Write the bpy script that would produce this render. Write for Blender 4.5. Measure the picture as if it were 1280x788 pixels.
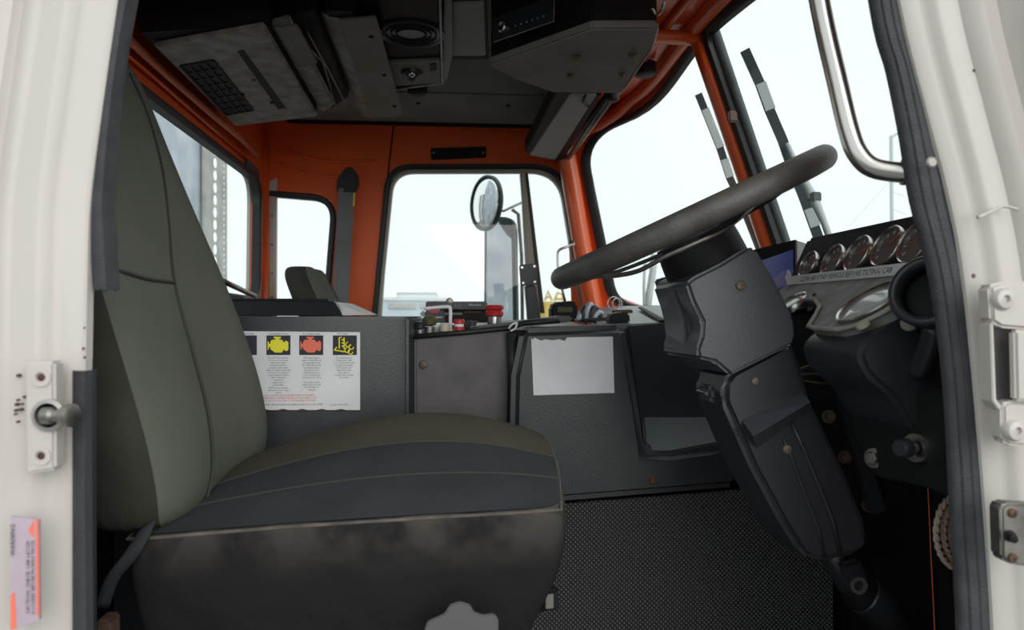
import bpy, bmesh, math, random
from mathutils import Vector, Matrix
random.seed(7)
for o in list(bpy.data.objects): bpy.data.objects.remove(o)
SC = bpy.context.scene; COL = SC.collection
PI = math.pi
# ------------------------------------------------------------------ camera
H = 0.85; FPX = 900.0; YAW = math.radians(4.76)
cam = bpy.data.cameras.new('camera'); cam.sensor_width = 36; cam.lens = FPX*36/1280
cam.clip_start = 0.02; cam.clip_end = 500
cam.dof.use_dof = True; cam.dof.focus_distance = 1.45; cam.dof.aperture_fstop = 5.0
co = bpy.data.objects.new('camera', cam); COL.objects.link(co)
co.location = (0, 0, H); co.rotation_euler = (PI/2, 0, -YAW)
SC.camera = co
# ------------------------------------------------------------------ sky, sun, exposure
w = bpy.data.worlds.new('sky'); SC.world = w; w.use_nodes = True
nt = w.node_tree; bg = nt.nodes['Background']
tc = nt.nodes.new('ShaderNodeTexCoord'); nz = nt.nodes.new('ShaderNodeTexNoise'); cr = nt.nodes.new('ShaderNodeValToRGB')
nz.inputs['Scale'].default_value = 2.2; nz.inputs['Detail'].default_value = 5
cr.color_ramp.elements[0].position = .3; cr.color_ramp.elements[0].color = (.77, .86, .855, 1)
cr.color_ramp.elements[1].position = .7; cr.color_ramp.elements[1].color = (.85, .92, .90, 1)
nt.links.new(tc.outputs['Generated'], nz.inputs['Vector']); nt.links.new(nz.outputs['Fac'], cr.inputs['Fac'])
nt.links.new(cr.outputs['Color'], bg.inputs['Color']); bg.inputs['Strength'].default_value = 1.24
sl = bpy.data.lights.new('sun', 'SUN'); sl.energy = 1.45; sl.angle = math.radians(50); sl.color = (1, .965, .935)
so = bpy.data.objects.new('sun', sl); COL.objects.link(so)
so.rotation_euler = Vector((-.30, .85, -.34)).to_track_quat('-Z', 'Y').to_euler()
SC.view_settings.view_transform = 'Standard'; SC.view_settings.look = 'None'
SC.view_settings.gamma = 1; SC.view_settings.exposure = 0.0; SC.view_settings.use_curve_mapping = False
# ------------------------------------------------------------------ photo pixel -> world point
CA, SA = math.cos(YAW), math.sin(YAW)
def ray(u, v):
    r = (u-640)/FPX
    return Vector((r*CA+SA, CA-r*SA, -(v-394)/FPX))
CAM = Vector((0, 0, H))
def P(u, v, Y): d = ray(u, v); return CAM + d*(Y/d.y)
def PZ(u, v, z): d = ray(u, v); return CAM + d*((z-H)/d.z)
def PX(u, v, x): d = ray(u, v); return CAM + d*(x/d.x)
# ------------------------------------------------------------------ materials
def mat(name, col, rough=.5, metal=0, bump=0, bscale=200, var=0, vscale=6, col2=None, coat=0, emit=None, spec=.5, kind='noise'):
    m = bpy.data.materials.new(name); m.use_nodes = True
    n = m.node_tree.nodes; l = m.node_tree.links; b = n['Principled BSDF']
    b.inputs['Base Color'].default_value = (*col, 1); b.inputs['Roughness'].default_value = rough
    b.inputs['Metallic'].default_value = metal; b.inputs['Specular IOR Level'].default_value = spec
    b.inputs['Coat Weight'].default_value = coat
    if emit:
        b.inputs['Emission Color'].default_value = (*emit[0], 1); b.inputs['Emission Strength'].default_value = emit[1]
    t = n.new('ShaderNodeTexCoord')
    if bump:
        if kind == 'voronoi': x = n.new('ShaderNodeTexVoronoi'); x.feature = 'DISTANCE_TO_EDGE'; out = 'Distance'
        else: x = n.new('ShaderNodeTexNoise'); x.inputs['Detail'].default_value = 3; out = 'Fac'
        x.inputs['Scale'].default_value = bscale
        k = n.new('ShaderNodeBump'); k.inputs['Strength'].default_value = bump; k.inputs['Distance'].default_value = .004
        l.new(t.outputs['Object'], x.inputs['Vector']); l.new(x.outputs[out], k.inputs['Height']); l.new(k.outputs['Normal'], b.inputs['Normal'])
    if var:
        x = n.new('ShaderNodeTexNoise'); x.inputs['Scale'].default_value = vscale; x.inputs['Detail'].default_value = 6
        r = n.new('ShaderNodeValToRGB'); r.color_ramp.elements[0].position = .35; r.color_ramp.elements[1].position = .68
        c2 = col2 or tuple(c*(1-var) for c in col)
        r.color_ramp.elements[0].color = (*col, 1); r.color_ramp.elements[1].color = (*c2, 1)
        l.new(t.outputs['Object'], x.inputs['Vector']); l.new(x.outputs['Fac'], r.inputs['Fac']); l.new(r.outputs['Color'], b.inputs['Base Color'])
    return m
M = {}
M['white'] = mat('white_paint', (.60,.552,.522), .34, var=.08, vscale=5, col2=(.56,.52,.49), coat=.2)
M['chip'] = mat('chipped_primer', (.17,.12,.10), .8)
M['orange'] = mat('orange_paint', (.88,.135,.030), .28, var=.15, vscale=5, col2=(.80,.115,.024), coat=.3)
M['orange_light'] = mat('orange_plastic_strip', (.72,.20,.11), .35)
M['rubber'] = mat('black_rubber', (.016,.017,.019), .5, bump=.15, bscale=300)
M['seal'] = mat('ribbed_door_seal', (.052,.052,.060), .62, bump=.35, bscale=420, var=.3, vscale=40)
M['tan'] = mat('tan_window_liner', (.30,.27,.22), .45)
M['vinyl'] = mat('black_grained_vinyl', (.030,.034,.040), .36, bump=.10, bscale=200, var=.3, vscale=9, col2=(.044,.046,.051))
M['vinyl_grey'] = mat('worn_grey_panel', (.115,.102,.106), .5, bump=.1, bscale=200, var=.4, vscale=14, col2=(.075,.068,.072))
M['vinyl_light'] = mat('grey_dash_top_and_lit_ledge', (.17,.19,.195), .40, bump=.1, bscale=230)
M['plastic'] = mat('black_plastic', (.024,.027,.033), .34, bump=.05, bscale=300)
M['shroud'] = mat('charcoal_shroud', (.052,.058,.068), .34, bump=.07, bscale=300)
M['black'] = mat('flat_black', (.010,.010,.011), .6, spec=.25)
M['wheel'] = mat('worn_wheel_rubber', (.060,.054,.051), .5, bump=.25, bscale=200, var=.5, vscale=18, col2=(.10,.094,.085))
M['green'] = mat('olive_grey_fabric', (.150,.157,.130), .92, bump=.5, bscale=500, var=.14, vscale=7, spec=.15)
M['olive'] = mat('olive_seat_fabric', (.088,.084,.064), .95, bump=.5, bscale=500, var=.15, vscale=9, spec=.12)
M['charcoal'] = mat('charcoal_fabric', (.052,.056,.062), .95, bump=.5, bscale=500, var=.25, vscale=8, spec=.12)
M['skirt'] = mat('worn_dark_fabric', (.026,.024,.024), .95, bump=.6, bscale=60, var=.5, vscale=5, col2=(.062,.054,.050), spec=.12)
M['seam'] = mat('seam_piping', (.045,.046,.040), .9)
M['seam_worn'] = mat('worn_piping', (.075,.066,.060), .9, var=.5, vscale=30, col2=(.16,.13,.11))
M['grey_liner'] = mat('grey_headliner', (.20,.205,.19), .85, bump=.3, bscale=300, var=.2, vscale=8)
M['dark_liner'] = mat('dark_liner', (.09,.09,.083), .8, var=.3, vscale=6)
M['taupe'] = mat('scuffed_taupe_metal', (.34,.315,.285), .6, var=.45, vscale=22, col2=(.17,.155,.14), bump=.1)
M['grey_plate'] = mat('grey_plate', (.20,.195,.18), .6, bump=.25, bscale=400, var=.3, vscale=6, col2=(.16,.135,.12))
M['chrome'] = mat('chrome', (.58,.55,.53), .27, 1)
M['dull'] = mat('dull_metal', (.33,.31,.29), .42, .9, var=.4, vscale=30)
M['rust'] = mat('rusty_metal', (.16,.085,.055), .75, .3, var=.6, vscale=80, col2=(.07,.045,.035))
M['tanbolt'] = mat('dirty_bolt', (.20,.155,.12), .6, .4, var=.5, vscale=60)
M['paper'] = mat('white_paper', (.84,.845,.87), .7, var=.08, vscale=12)
M['ink'] = mat('black_ink', (.04,.04,.05), .8)
M['ink_red'] = mat('red_ink', (.62,.12,.09), .8)
M['yellow'] = mat('yellow_print', (.92,.84,.05), .6)
M['red'] = mat('red_plastic', (.52,.03,.035), .35)
M['coral'] = mat('coral_print', (.92,.20,.13), .6)
M['rope'] = mat('beige_rope', (.42,.36,.30), .9, bump=.5, bscale=300)
M['mirror'] = mat('mirror_glass', (.86,.88,.88), .02, 1)
M['steel'] = mat('blued_steel', (.42,.48,.56), .5, .5, var=.6, vscale=5, col2=(.66,.70,.74))
M['alloy'] = mat('pale_alloy', (.48,.48,.46), .5, .5, var=.3, vscale=9)
M['ground'] = mat('asphalt', (.22,.22,.21), .9, var=.3, vscale=.5)
M['building'] = mat('white_cladding', (.66,.70,.71), .7)
M['building2'] = mat('pale_blue_cladding', (.50,.60,.66), .7)
M['yellow_steel'] = mat('yellow_steel', (.55,.40,.10), .6)
M['pink'] = mat('pale_red_body', (.60,.22,.22), .5)
M['wiper'] = mat('wiper_black', (.025,.045,.055), .45)
M['wiper_grey'] = mat('wiper_grey', (.50,.58,.58), .5)
M['slate'] = mat('grey_exterior_rubber', (.07,.09,.10), .6, bump=.3, bscale=90)
M['screen'] = mat('blue_screen', (.02,.02,.06), .15, emit=((.035,.045,.20), .30))
M['screen2'] = mat('screen_glow', (.02,.02,.05), .15, emit=((.10,.09,.22), .3))
M['gauge'] = mat('gauge_face', (.15,.15,.15), .25, var=.5, vscale=60, col2=(.20,.14,.12), coat=.5)
M['needle'] = mat('gauge_needle', (.45,.10,.05), .5)
M['lens'] = mat('speedometer_dial', (.40,.43,.43), .25, coat=.6)
M['aged_plate'] = mat('speckled_grey_dash', (.20,.215,.215), .5, bump=.3, bscale=300, var=.5, vscale=30, col2=(.10,.08,.065))
M['lever'] = mat('lever_metal', (.13,.12,.125), .45, .3)
M['strip'] = mat('pale_lamp_cover', (.36,.37,.35), .6, bump=.2, bscale=300)
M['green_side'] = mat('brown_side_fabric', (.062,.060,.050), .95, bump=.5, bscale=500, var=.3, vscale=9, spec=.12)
M['olivecap'] = mat('olive_cap', (.07,.075,.03), .5)
M['cream'] = mat('cream_knob', (.50,.45,.36), .5)
M['lilac'] = mat('lilac_sticker', (.52,.42,.50), .6, var=.15, vscale=30)
def glassmat():
    m = bpy.data.materials.new('window_glass'); m.use_nodes = True; n = m.node_tree.nodes; l = m.node_tree.links
    n.remove(n['Principled BSDF']); o = n['Material Output']
    t = n.new('ShaderNodeBsdfTransparent'); t.inputs['Color'].default_value = (.97,.985,.98,1)
    g = n.new('ShaderNodeBsdfGlossy'); g.inputs['Roughness'].default_value = .01
    x = n.new('ShaderNodeMixShader'); x.inputs[0].default_value = .05
    l.new(t.outputs[0], x.inputs[1]); l.new(g.outputs[0], x.inputs[2]); l.new(x.outputs[0], o.inputs[0]); return m
M['glass'] = glassmat()
def skirtmat():   # rubbed, paler band just under the seam
    m = mat('rubbed_skirt_fabric', (.026,.024,.024), .95, bump=.7, bscale=35, spec=.12); n = m.node_tree.nodes; l = m.node_tree.links; b = n['Principled BSDF']
    t = n.new('ShaderNodeTexCoord'); sp = n.new('ShaderNodeSeparateXYZ'); l.new(t.outputs['Object'], sp.inputs[0])
    r = n.new('ShaderNodeMapRange'); r.inputs['From Min'].default_value = .50; r.inputs['From Max'].default_value = .585; l.new(sp.outputs['Z'], r.inputs['Value'])
    z = n.new('ShaderNodeTexNoise'); z.inputs['Scale'].default_value = 16; z.inputs['Detail'].default_value = 7; l.new(t.outputs['Object'], z.inputs['Vector'])
    c = n.new('ShaderNodeMapRange'); c.inputs['From Min'].default_value = .40; c.inputs['From Max'].default_value = .62; l.new(z.outputs['Fac'], c.inputs['Value'])
    k = n.new('ShaderNodeMath'); k.operation = 'MULTIPLY'; l.new(r.outputs[0], k.inputs[0]); l.new(c.outputs[0], k.inputs[1])
    x = n.new('ShaderNodeMix'); x.data_type = 'RGBA'; x.inputs['A'].default_value = (.020,.019,.0195,1); x.inputs['B'].default_value = (.072,.062,.057,1)
    l.new(k.outputs[0], x.inputs['Factor']); l.new(x.outputs['Result'], b.inputs['Base Color']); return m
M['skirt'] = skirtmat()
def matmat():      # floor mat: fine raised diamond nubs
    m = mat('studded_rubber_mat', (.028,.028,.030), .45); n = m.node_tree.nodes; l = m.node_tree.links; b = n['Principled BSDF']
    t = n.new('ShaderNodeTexCoord'); mp = n.new('ShaderNodeMapping'); mp.inputs['Rotation'].default_value = (0, PI/4, 0)
    sep = n.new('ShaderNodeSeparateXYZ'); l.new(t.outputs['Object'], mp.inputs['Vector']); l.new(mp.outputs[0], sep.inputs[0])
    s = []
    for a in ('X', 'Z'):
        q = n.new('ShaderNodeMath'); q.operation = 'MULTIPLY'; q.inputs[1].default_value = 2*PI/.0150; l.new(sep.outputs[a], q.inputs[0])
        c = n.new('ShaderNodeMath'); c.operation = 'SINE'; l.new(q.outputs[0], c.inputs[0]); s.append(c)
    a = n.new('ShaderNodeMath'); a.operation = 'MULTIPLY'; l.new(s[0].outputs[0], a.inputs[0]); l.new(s[1].outputs[0], a.inputs[1])
    ab = n.new('ShaderNodeMath'); ab.operation = 'ABSOLUTE'; l.new(a.outputs[0], ab.inputs[0])
    k = n.new('ShaderNodeBump'); k.inputs['Strength'].default_value = .8; k.inputs['Distance'].default_value = .003
    l.new(ab.outputs[0], k.inputs['Height']); l.new(k.outputs['Normal'], b.inputs['Normal'])
    r = n.new('ShaderNodeValToRGB'); r.color_ramp.elements[0].position = .3; r.color_ramp.elements[0].color = (.018,.022,.023,1)
    r.color_ramp.elements[1].position = .8; r.color_ramp.elements[1].color = (.15,.143,.145,1)
    l.new(ab.outputs[0], r.inputs['Fac'])
    nz = n.new('ShaderNodeTexNoise'); nz.inputs['Scale'].default_value = 5; mp2 = n.new('ShaderNodeMapping'); mp2.inputs['Scale'].default_value = (2,1,.6)
    l.new(t.outputs['Object'], mp2.inputs[0]); l.new(mp2.outputs[0], nz.inputs['Vector'])
    mx = n.new('ShaderNodeMix'); mx.data_type = 'RGBA'; mx.inputs['B'].default_value = (.06,.055,.052,1)
    r2 = n.new('ShaderNodeMath'); r2.operation = 'MULTIPLY'; r2.inputs[1].default_value = .55; l.new(nz.outputs['Fac'], r2.inputs[0])
    l.new(r2.outputs[0], mx.inputs['Factor']); l.new(r.outputs['Color'], mx.inputs['A']); l.new(mx.outputs['Result'], b.inputs['Base Color'])
    return m
M['mat'] = matmat()
# ------------------------------------------------------------------ object helpers
ORG = {}
def tag(o, label=None, cat=None, group=None, kind=None):
    if label: o['label'] = label
    if cat: o['category'] = cat
    if group: o['group'] = group
    if kind: o['kind'] = kind
    return o
def thing(name, label, cat, loc, group=None):
    o = bpy.data.objects.new(name, None); COL.objects.link(o); o.location = loc; ORG[o.name] = Vector(loc); o.empty_display_size = .05
    return tag(o, label, cat, group)
def obj(name, bm, m, parent=None, smooth=False, label=None, cat=None, group=None, kind=None, sub=0):
    bmesh.ops.recalc_face_normals(bm, faces=bm.faces)
    if parent is not None: org = ORG[parent.name]
    else:
        vs = [v.co for v in bm.verts]
        org = Vector(((min(v.x for v in vs)+max(v.x for v in vs))/2, (min(v.y for v in vs)+max(v.y for v in vs))/2, min(v.z for v in vs)))
    bmesh.ops.translate(bm, verts=bm.verts, vec=-org)
    me = bpy.data.meshes.new(name); bm.to_mesh(me); bm.free()
    for x in (m if isinstance(m, (list, tuple)) else [m]): me.materials.append(M[x])
    if smooth:
        for p in me.polygons: p.use_smooth = True
        if smooth == 'auto':
            try: me.set_sharp_from_angle(angle=math.radians(38))
            except Exception: pass
    o = bpy.data.objects.new(name, me); COL.objects.link(o)
    if parent is not None: o.parent = parent
    else: o.location = org
    ORG[o.name] = org
    if sub:
        s = o.modifiers.new('subdivision', 'SUBSURF'); s.levels = sub; s.render_levels = sub
    return tag(o, label, cat, group, kind)
def copy_tree(o, parent=None):
    c = o.copy(); COL.objects.link(c)
    if parent is not None: c.parent = parent
    ORG[c.name] = ORG[o.name].copy()
    for ch in [x for x in bpy.data.objects if x.parent == o]: copy_tree(ch, c)
    return c
# ------------------------------------------------------------------ mesh helpers
def B(): return bmesh.new()
def prism(bm, pts, vec, bevel=0, seg=2):
    vec = Vector(vec); n = len(pts)
    a = [bm.verts.new(Vector(p)) for p in pts]; b = [bm.verts.new(Vector(p)+vec) for p in pts]
    fs = [bm.faces.new(a), bm.faces.new(b[::-1])]
    for i in range(n): fs.append(bm.faces.new((a[i], b[i], b[(i+1) % n], a[(i+1) % n])))
    if bevel:
        bmesh.ops.recalc_face_normals(bm, faces=fs)
        es = {e for f in fs for e in f.edges if len(e.link_faces) == 2 and e.calc_face_angle(0) > .35}
        bmesh.ops.bevel(bm, geom=list(es), offset=bevel, segments=seg, affect='EDGES', clamp_overlap=True)
    return bm
def box(bm, x0, x1, y0, y1, z0, z1, bevel=0, seg=2):
    return prism(bm, [(x0,y0,z0),(x1,y0,z0),(x1,y1,z0),(x0,y1,z0)], (0,0,z1-z0), bevel, seg)
def frame_of(d):
    d = Vector(d).normalized(); up = Vector((0,0,1)) if abs(d.z) < .9 else Vector((1,0,0))
    a = d.cross(up).normalized(); return a, d.cross(a).normalized(), d
def tube(bm, pts, r, seg=10, closed=False, flat=None):
    """sweep a circle (or ellipse: r may be (ra, rb), or a list per point) along pts"""
    pts = [Vector(p) for p in pts]; n = len(pts); rings = []
    prev = None
    for i, p in enumerate(pts):
        if closed: d = pts[(i+1) % n]-pts[i-1]
        else: d = pts[min(i+1, n-1)]-pts[max(i-1, 0)]
        d = d.normalized()
        if prev is None: a, b, _ = frame_of(d) if flat is None else (Vector(flat), d.cross(Vector(flat)).normalized(), d)
        else:
            a = prev - d*prev.dot(d); a = a.normalized() if a.length > 1e-6 else frame_of(d)[0]
        if flat is not None: a = Vector(flat); a = (a-d*a.dot(d)).normalized()
        b = d.cross(a).normalized(); prev = a
        rr = r[i] if isinstance(r, list) else r
        ra, rb = rr if isinstance(rr, tuple) else (rr, rr)
        rings.append([bm.verts.new(p+a*ra*math.cos(2*PI*k/seg)+b*rb*math.sin(2*PI*k/seg)) for k in range(seg)])
    for i in range(n if closed else n-1):
        A, C = rings[i], rings[(i+1) % n]
        for k in range(seg): bm.faces.new((A[k], A[(k+1) % seg], C[(k+1) % seg], C[k]))
    if not closed: bm.faces.new(rings[0]); bm.faces.new(rings[-1][::-1])
    return bm
def ribbon(bm, pts, wdir, wd, th):
    """rectangular section sweep"""
    pts = [Vector(p) for p in pts]; wv = Vector(wdir).normalized(); rings = []
    for i, p in enumerate(pts):
        d = (pts[min(i+1, len(pts)-1)]-pts[max(i-1, 0)]).normalized(); a = (wv-d*wv.dot(d)).normalized(); b = d.cross(a)
        rings.append([bm.verts.new(p+a*sa*wd/2+b*sb*th/2) for sa, sb in ((-1,-1),(1,-1),(1,1),(-1,1))])
    for i in range(len(pts)-1):
        for k in range(4): bm.faces.new((rings[i][k], rings[i][(k+1) % 4], rings[i+1][(k+1) % 4], rings[i+1][k]))
    bm.faces.new(rings[0]); bm.faces.new(rings[-1][::-1]); return bm
def lathe(bm, c, axis, prof, seg=24):
    """prof: (radius, height along axis)"""
    a, b, d = frame_of(axis); c = Vector(c); rings = []
    for r, h in prof:
        if r <= 1e-6: rings.append([bm.verts.new(c+d*h)])
        else: rings.append([bm.verts.new(c+d*h+(a*math.cos(2*PI*k/seg)+b*math.sin(2*PI*k/seg))*r) for k in range(seg)])
    for i in range(len(rings)-1):
        A, C = rings[i], rings[i+1]
        for k in range(seg):
            k2 = (k+1) % seg
            if len(A) == 1: bm.faces.new((A[0], C[k2], C[k]))
            elif len(C) == 1: bm.faces.new((A[k], A[k2], C[0]))
            else: bm.faces.new((A[k], A[k2], C[k2], C[k]))
    if len(rings[0]) > 1: bm.faces.new(rings[0][::-1])
    if len(rings[-1]) > 1: bm.faces.new(rings[-1])
    return bm
def ring_lathe(bm, c, axis, prof, seg=24):   # closed profile (a ring)
    a, b, d = frame_of(axis); c = Vector(c)
    R = [[bm.verts.new(c+d*h+(a*math.cos(2*PI*k/seg)+b*math.sin(2*PI*k/seg))*r) for k in range(seg)] for r, h in prof]
    for i in range(len(R)):
        A, C = R[i], R[(i+1) % len(R)]
        for k in range(seg): bm.faces.new((A[k], A[(k+1) % seg], C[(k+1) % seg], C[k]))
    return bm
def smoothpath(pts, n=6, closed=False):
    pts = [Vector(p) for p in pts]; out = []; N = len(pts)
    g = (lambda i: pts[i % N]) if closed else (lambda i: pts[max(0, min(N-1, i))])
    for i in range(N if closed else N-1):
        p0, p1, p2, p3 = g(i-1), g(i), g(i+1), g(i+2)
        for k in range(n):
            t = k/n
            out.append(.5*((2*p1)+(p2-p0)*t+(2*p0-5*p1+4*p2-p3)*t*t+(3*p1-p0-3*p2+p3)*t**3))
    if not closed: out.append(pts[-1])
    return out
def rounded(quad, rad, nc=7, ne=6):
    """loop of 2D points round a quad; also (edge, fraction) for the outer match"""
    q = [Vector(p) for p in quad]; L = []; N = 4
    for i in range(N):
        A, C, D = q[i], q[(i+1) % N], q[(i+2) % N]
        l1 = (C-A).length; r = rad[(i+1) % N] if isinstance(rad, (list, tuple)) else rad; r0 = rad[i] if isinstance(rad, (list, tuple)) else rad
        s, e = r0/l1, 1-r/l1
        for k in range(ne): t = s+(e-s)*k/ne; L.append((A.lerp(C, t), i, t))
        a = A.lerp(C, e); b = C.lerp(D, r/(D-C).length); t2 = r/(D-C).length
        for k in range(nc):
            u = k/nc; p = a*(1-u)**2+C*2*u*(1-u)+b*u*u
            L.append((p, i, e+(1-e)*min(1, u*2)) if u < .5 else (p, (i+1) % N, t2*(u*2-1)))
    return L
def framering(bm, inner, outer, rad, fmap, thick, rings=5):
    L = rounded(inner, rad); O = [Vector(p) for p in outer]; lay = []
    for f in range(rings+1):
        row = []
        for p, e, t in L:
            q = O[e].lerp(O[(e+1) % 4], t); row.append(p.lerp(q, f/rings))
        # snap
        lay.append(row)
    n = len(L)
    for e in range(4):   # exact outer corners
        c = O[(e+1) % 4]; j = min(range(n), key=lambda k: (lay[-1][k]-c).length); lay[-1][j] = c.copy()
    V = [[bm.verts.new(fmap(p, 0)) for p in row] for row in lay]
    W = [[bm.verts.new(fmap(p, thick)) for p in row] for row in lay]
    for i in range(rings):
        for k in range(n):
            k2 = (k+1) % n
            bm.faces.new((V[i][k], V[i][k2], V[i+1][k2], V[i+1][k])); bm.faces.new((W[i][k], W[i+1][k], W[i+1][k2], W[i][k2]))
    for k in range(n):
        k2 = (k+1) % n
        bm.faces.new((V[0][k], W[0][k], W[0][k2], V[0][k2])); bm.faces.new((V[-1][k], V[-1][k2], W[-1][k2], W[-1][k]))
    return [fmap(p, 0) for p, _, _ in L]
def sealring(bm, quad, rad, w, fmap, thick, lift=0):
    """rounded strip of width w outside the loop, proud of the wall by lift"""
    L = [Vector((p.x, p.y)) for p, _, _ in rounded(quad, rad, 9, 8)]; n = len(L); O = []
    for k in range(n):
        d = (L[(k+1) % n]-L[k-1]).normalized(); O.append(L[k]+Vector((d.y, -d.x))*w)
    A = [[bm.verts.new(fmap(p, z)) for p in row] for row, z in ((L, thick), (L, -lift*.6), ([a.lerp(b, .3) for a, b in zip(L, O)], -lift), ([a.lerp(b, .75) for a, b in zip(L, O)], -lift), (O, -lift*.3), (O, thick))]
    for i in range(len(A)):
        P0, P1 = A[i], A[(i+1) % len(A)]
        for k in range(n): bm.faces.new((P0[k], P0[(k+1) % n], P1[(k+1) % n], P1[k]))
    return bm
def sheet(bm, quad, fmap, nu=14, nv=4):
    q = [Vector(p) for p in quad]
    V = [[bm.verts.new(fmap(q[0].lerp(q[1], i/nu).lerp(q[3].lerp(q[2], i/nu), j/nv), 0)) for j in range(nv+1)] for i in range(nu+1)]
    for i in range(nu):
        for j in range(nv): bm.faces.new((V[i][j], V[i+1][j], V[i+1][j+1], V[i][j+1]))
    return bm
_tc = [0]
def text(s, o, xd, yd, size, off=.0006, align='LEFT', space=1.0):
    """mesh lettering lying on a plane; returns bmesh"""
    cu = bpy.data.curves.new('lettering', 'FONT'); cu.body = s; cu.size = 1; cu.align_x = align; cu.resolution_u = 1; cu.space_line = space
    ob = bpy.data.objects.new('lettering_tmp', cu); COL.objects.link(ob)
    dg = bpy.context.evaluated_depsgraph_get(); me = bpy.data.meshes.new_from_object(ob.evaluated_get(dg))
    bpy.data.objects.remove(ob); bpy.data.curves.remove(cu)
    xd = Vector(xd).normalized(); yd = Vector(yd).normalized(); n = xd.cross(yd); o = Vector(o)
    bm = B(); bm.from_mesh(me); bpy.data.meshes.remove(me)
    for v in bm.verts: v.co = o+xd*v.co.x*size+yd*v.co.y*size+n*off
    return bm
def screw(parent, c, axis, r=.006, m='tanbolt', name='screw', h=.5):
    bm = B(); lathe(bm, c, axis, [(r,-r*.3),(r,r*.25*h*2),(r*.7,r*.5*h*2),(r*.25,r*.55*h*2),(r*.2,r*.3*h*2),(0,r*.3*h*2)], 14)
    return obj(name, bm, m, parent, 'auto')
def bolt(parent, c, axis, r=.009, m='tanbolt', name='bolt'):
    bm = B(); lathe(bm, c, axis, [(r*1.25,-.002),(r*1.25,.001),(r*.95,.0012)], 16); lathe(bm, c, axis, [(r*.85,0),(r*.85,r*.7),(r*.7,r*.85),(0,r*.85)], 6)
    return obj(name, bm, m, parent)
# ================================================================== STRUCTURE
YF = 2.92; XR = -.74; ZC = 1.64
bm = B(); box(bm, -60, 60, -30, 120, -1.45, -1.30); obj('ground', bm, 'ground', kind='structure')
bm = B(); box(bm, -.78, .95, .80, 2.98, -.06, 0); obj('floor', bm, 'black', kind='structure')
# ceiling : orange skin with header rolls, dark liner panels
def xw(Y, z):   # curved windscreen surface
    d = Y-1.92
    k = .37-.25*min(1, (d/.98)**2)
    return .89-(.35*(abs(d)/.97)**4 if d > 0 else .33*(abs(d)/1.05)**8)-k*(z-1.06)
roof = [(-.80, .72), (.66, .72)]+[(xw(y, ZC)+.012, y) for y in [.95+.1*i for i in range(20)]]+[(xw(2.94, ZC), 2.96), (-.80, 2.96)]
bm = B(); prism(bm, [(x, y, ZC) for x, y in roof], (0,0,.05)); ceil = obj('ceiling', bm, 'orange', kind='structure')
bm = B(); prism(bm, [(x+(.012 if x > 0 else -.01), y, ZC+.052) for x, y in roof], (0,0,.03)); obj('roof_skin', bm, 'white', ceil)
def far(p, t): return Vector((p.x, YF+t, p.y))
def px2(u, v, Y=YF): q = P(u, v, Y); return Vector((q.x, q.z))
def inset(q, d):  # shrink quad bl,br,tr,tl
    s = ((1,1),(-1,1),(-1,-1),(1,-1)); return [Vector((a.x+d*x, a.y+d*y)) for a, (x, y) in zip(q, s)]
def far(p, t): return Vector((p.x, YF+t, p.y))
def px2(u, v, Y=YF): q = P(u, v, Y); return Vector((q.x, q.z))
seamx = px2(486, 200).x
sa_, sb_ = px2(486.5, 200), px2(463, 410)
def seam(z): return sa_.x+(sb_.x-sa_.x)*(z-sa_.y)/(sb_.y-sa_.y)
wf = B()
qin = [px2(337, 239), px2(421, 246), px2(409, 410), px2(337, 410)]
Lq = framering(wf, [qin[3], qin[2], qin[1], qin[0]], [(XR-.02,.45),(seam(.45),.45),(seam(ZC+.02),ZC+.02),(XR-.02,ZC+.02)], [.03,.05,.09,.03], far, .035)
box(wf, XR-.02, seam(.45), YF, YF+.035, -.1, .46)
wall_far = obj('wall_far', wf, 'orange', kind='structure', smooth='auto')
qq = [qin[3], qin[2], qin[1], qin[0]]
si = inset(qq, .020); so_ = inset(qq, -.010); si[0].x = si[3].x = qq[0].x-.012; so_[0].x = so_[3].x = qq[0].x-.02
bm = B(); sealring(bm, si, [.02,.05,.08,.02], .024, lambda p, t: Vector((p.x, YF+t, p.y)), .03, .012)
obj('window_seal', bm, 'rubber', wall_far, 'auto', label='black rubber seal of the small quarter window')
# white riveted strip at the left of the quarter window
bm = B(); prism(bm, [P(335,228,2.915), P(346,222,2.915), P(345,400,2.915), P(335,400,2.915)], (0,.02,0), .002)
strip = obj('riveted_strip', bm, 'white', wall_far, label='white riveted metal strip beside the quarter window')
for v in (240, 270, 306, 342, 372):
    bm = B(); lathe(bm, P(340, v, 2.915), (0,-1,0), [(.005,0),(.004,.003),(0,.004)], 10); obj('rivet', bm, 'dull', strip)
bm = B(); sheet(bm, [qin[3], qin[2], qin[1], qin[0]], lambda p, t: Vector((p.x, YF+.02, p.y)), 2, 2); obj('window_1', bm, 'glass', kind='structure')
# moulded relief lines in the orange panel above the quarter window
for a in ([(352,203),(372,214),(400,219),(428,222)], [(362,186),(382,196),(420,203),(472,200)]):
    bm = B(); tube(bm, smoothpath([P(u, v, YF-.001) for u, v in a]), (.012,.006), 8); obj('pressed_ridge', bm, 'orange', wall_far, True)
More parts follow.
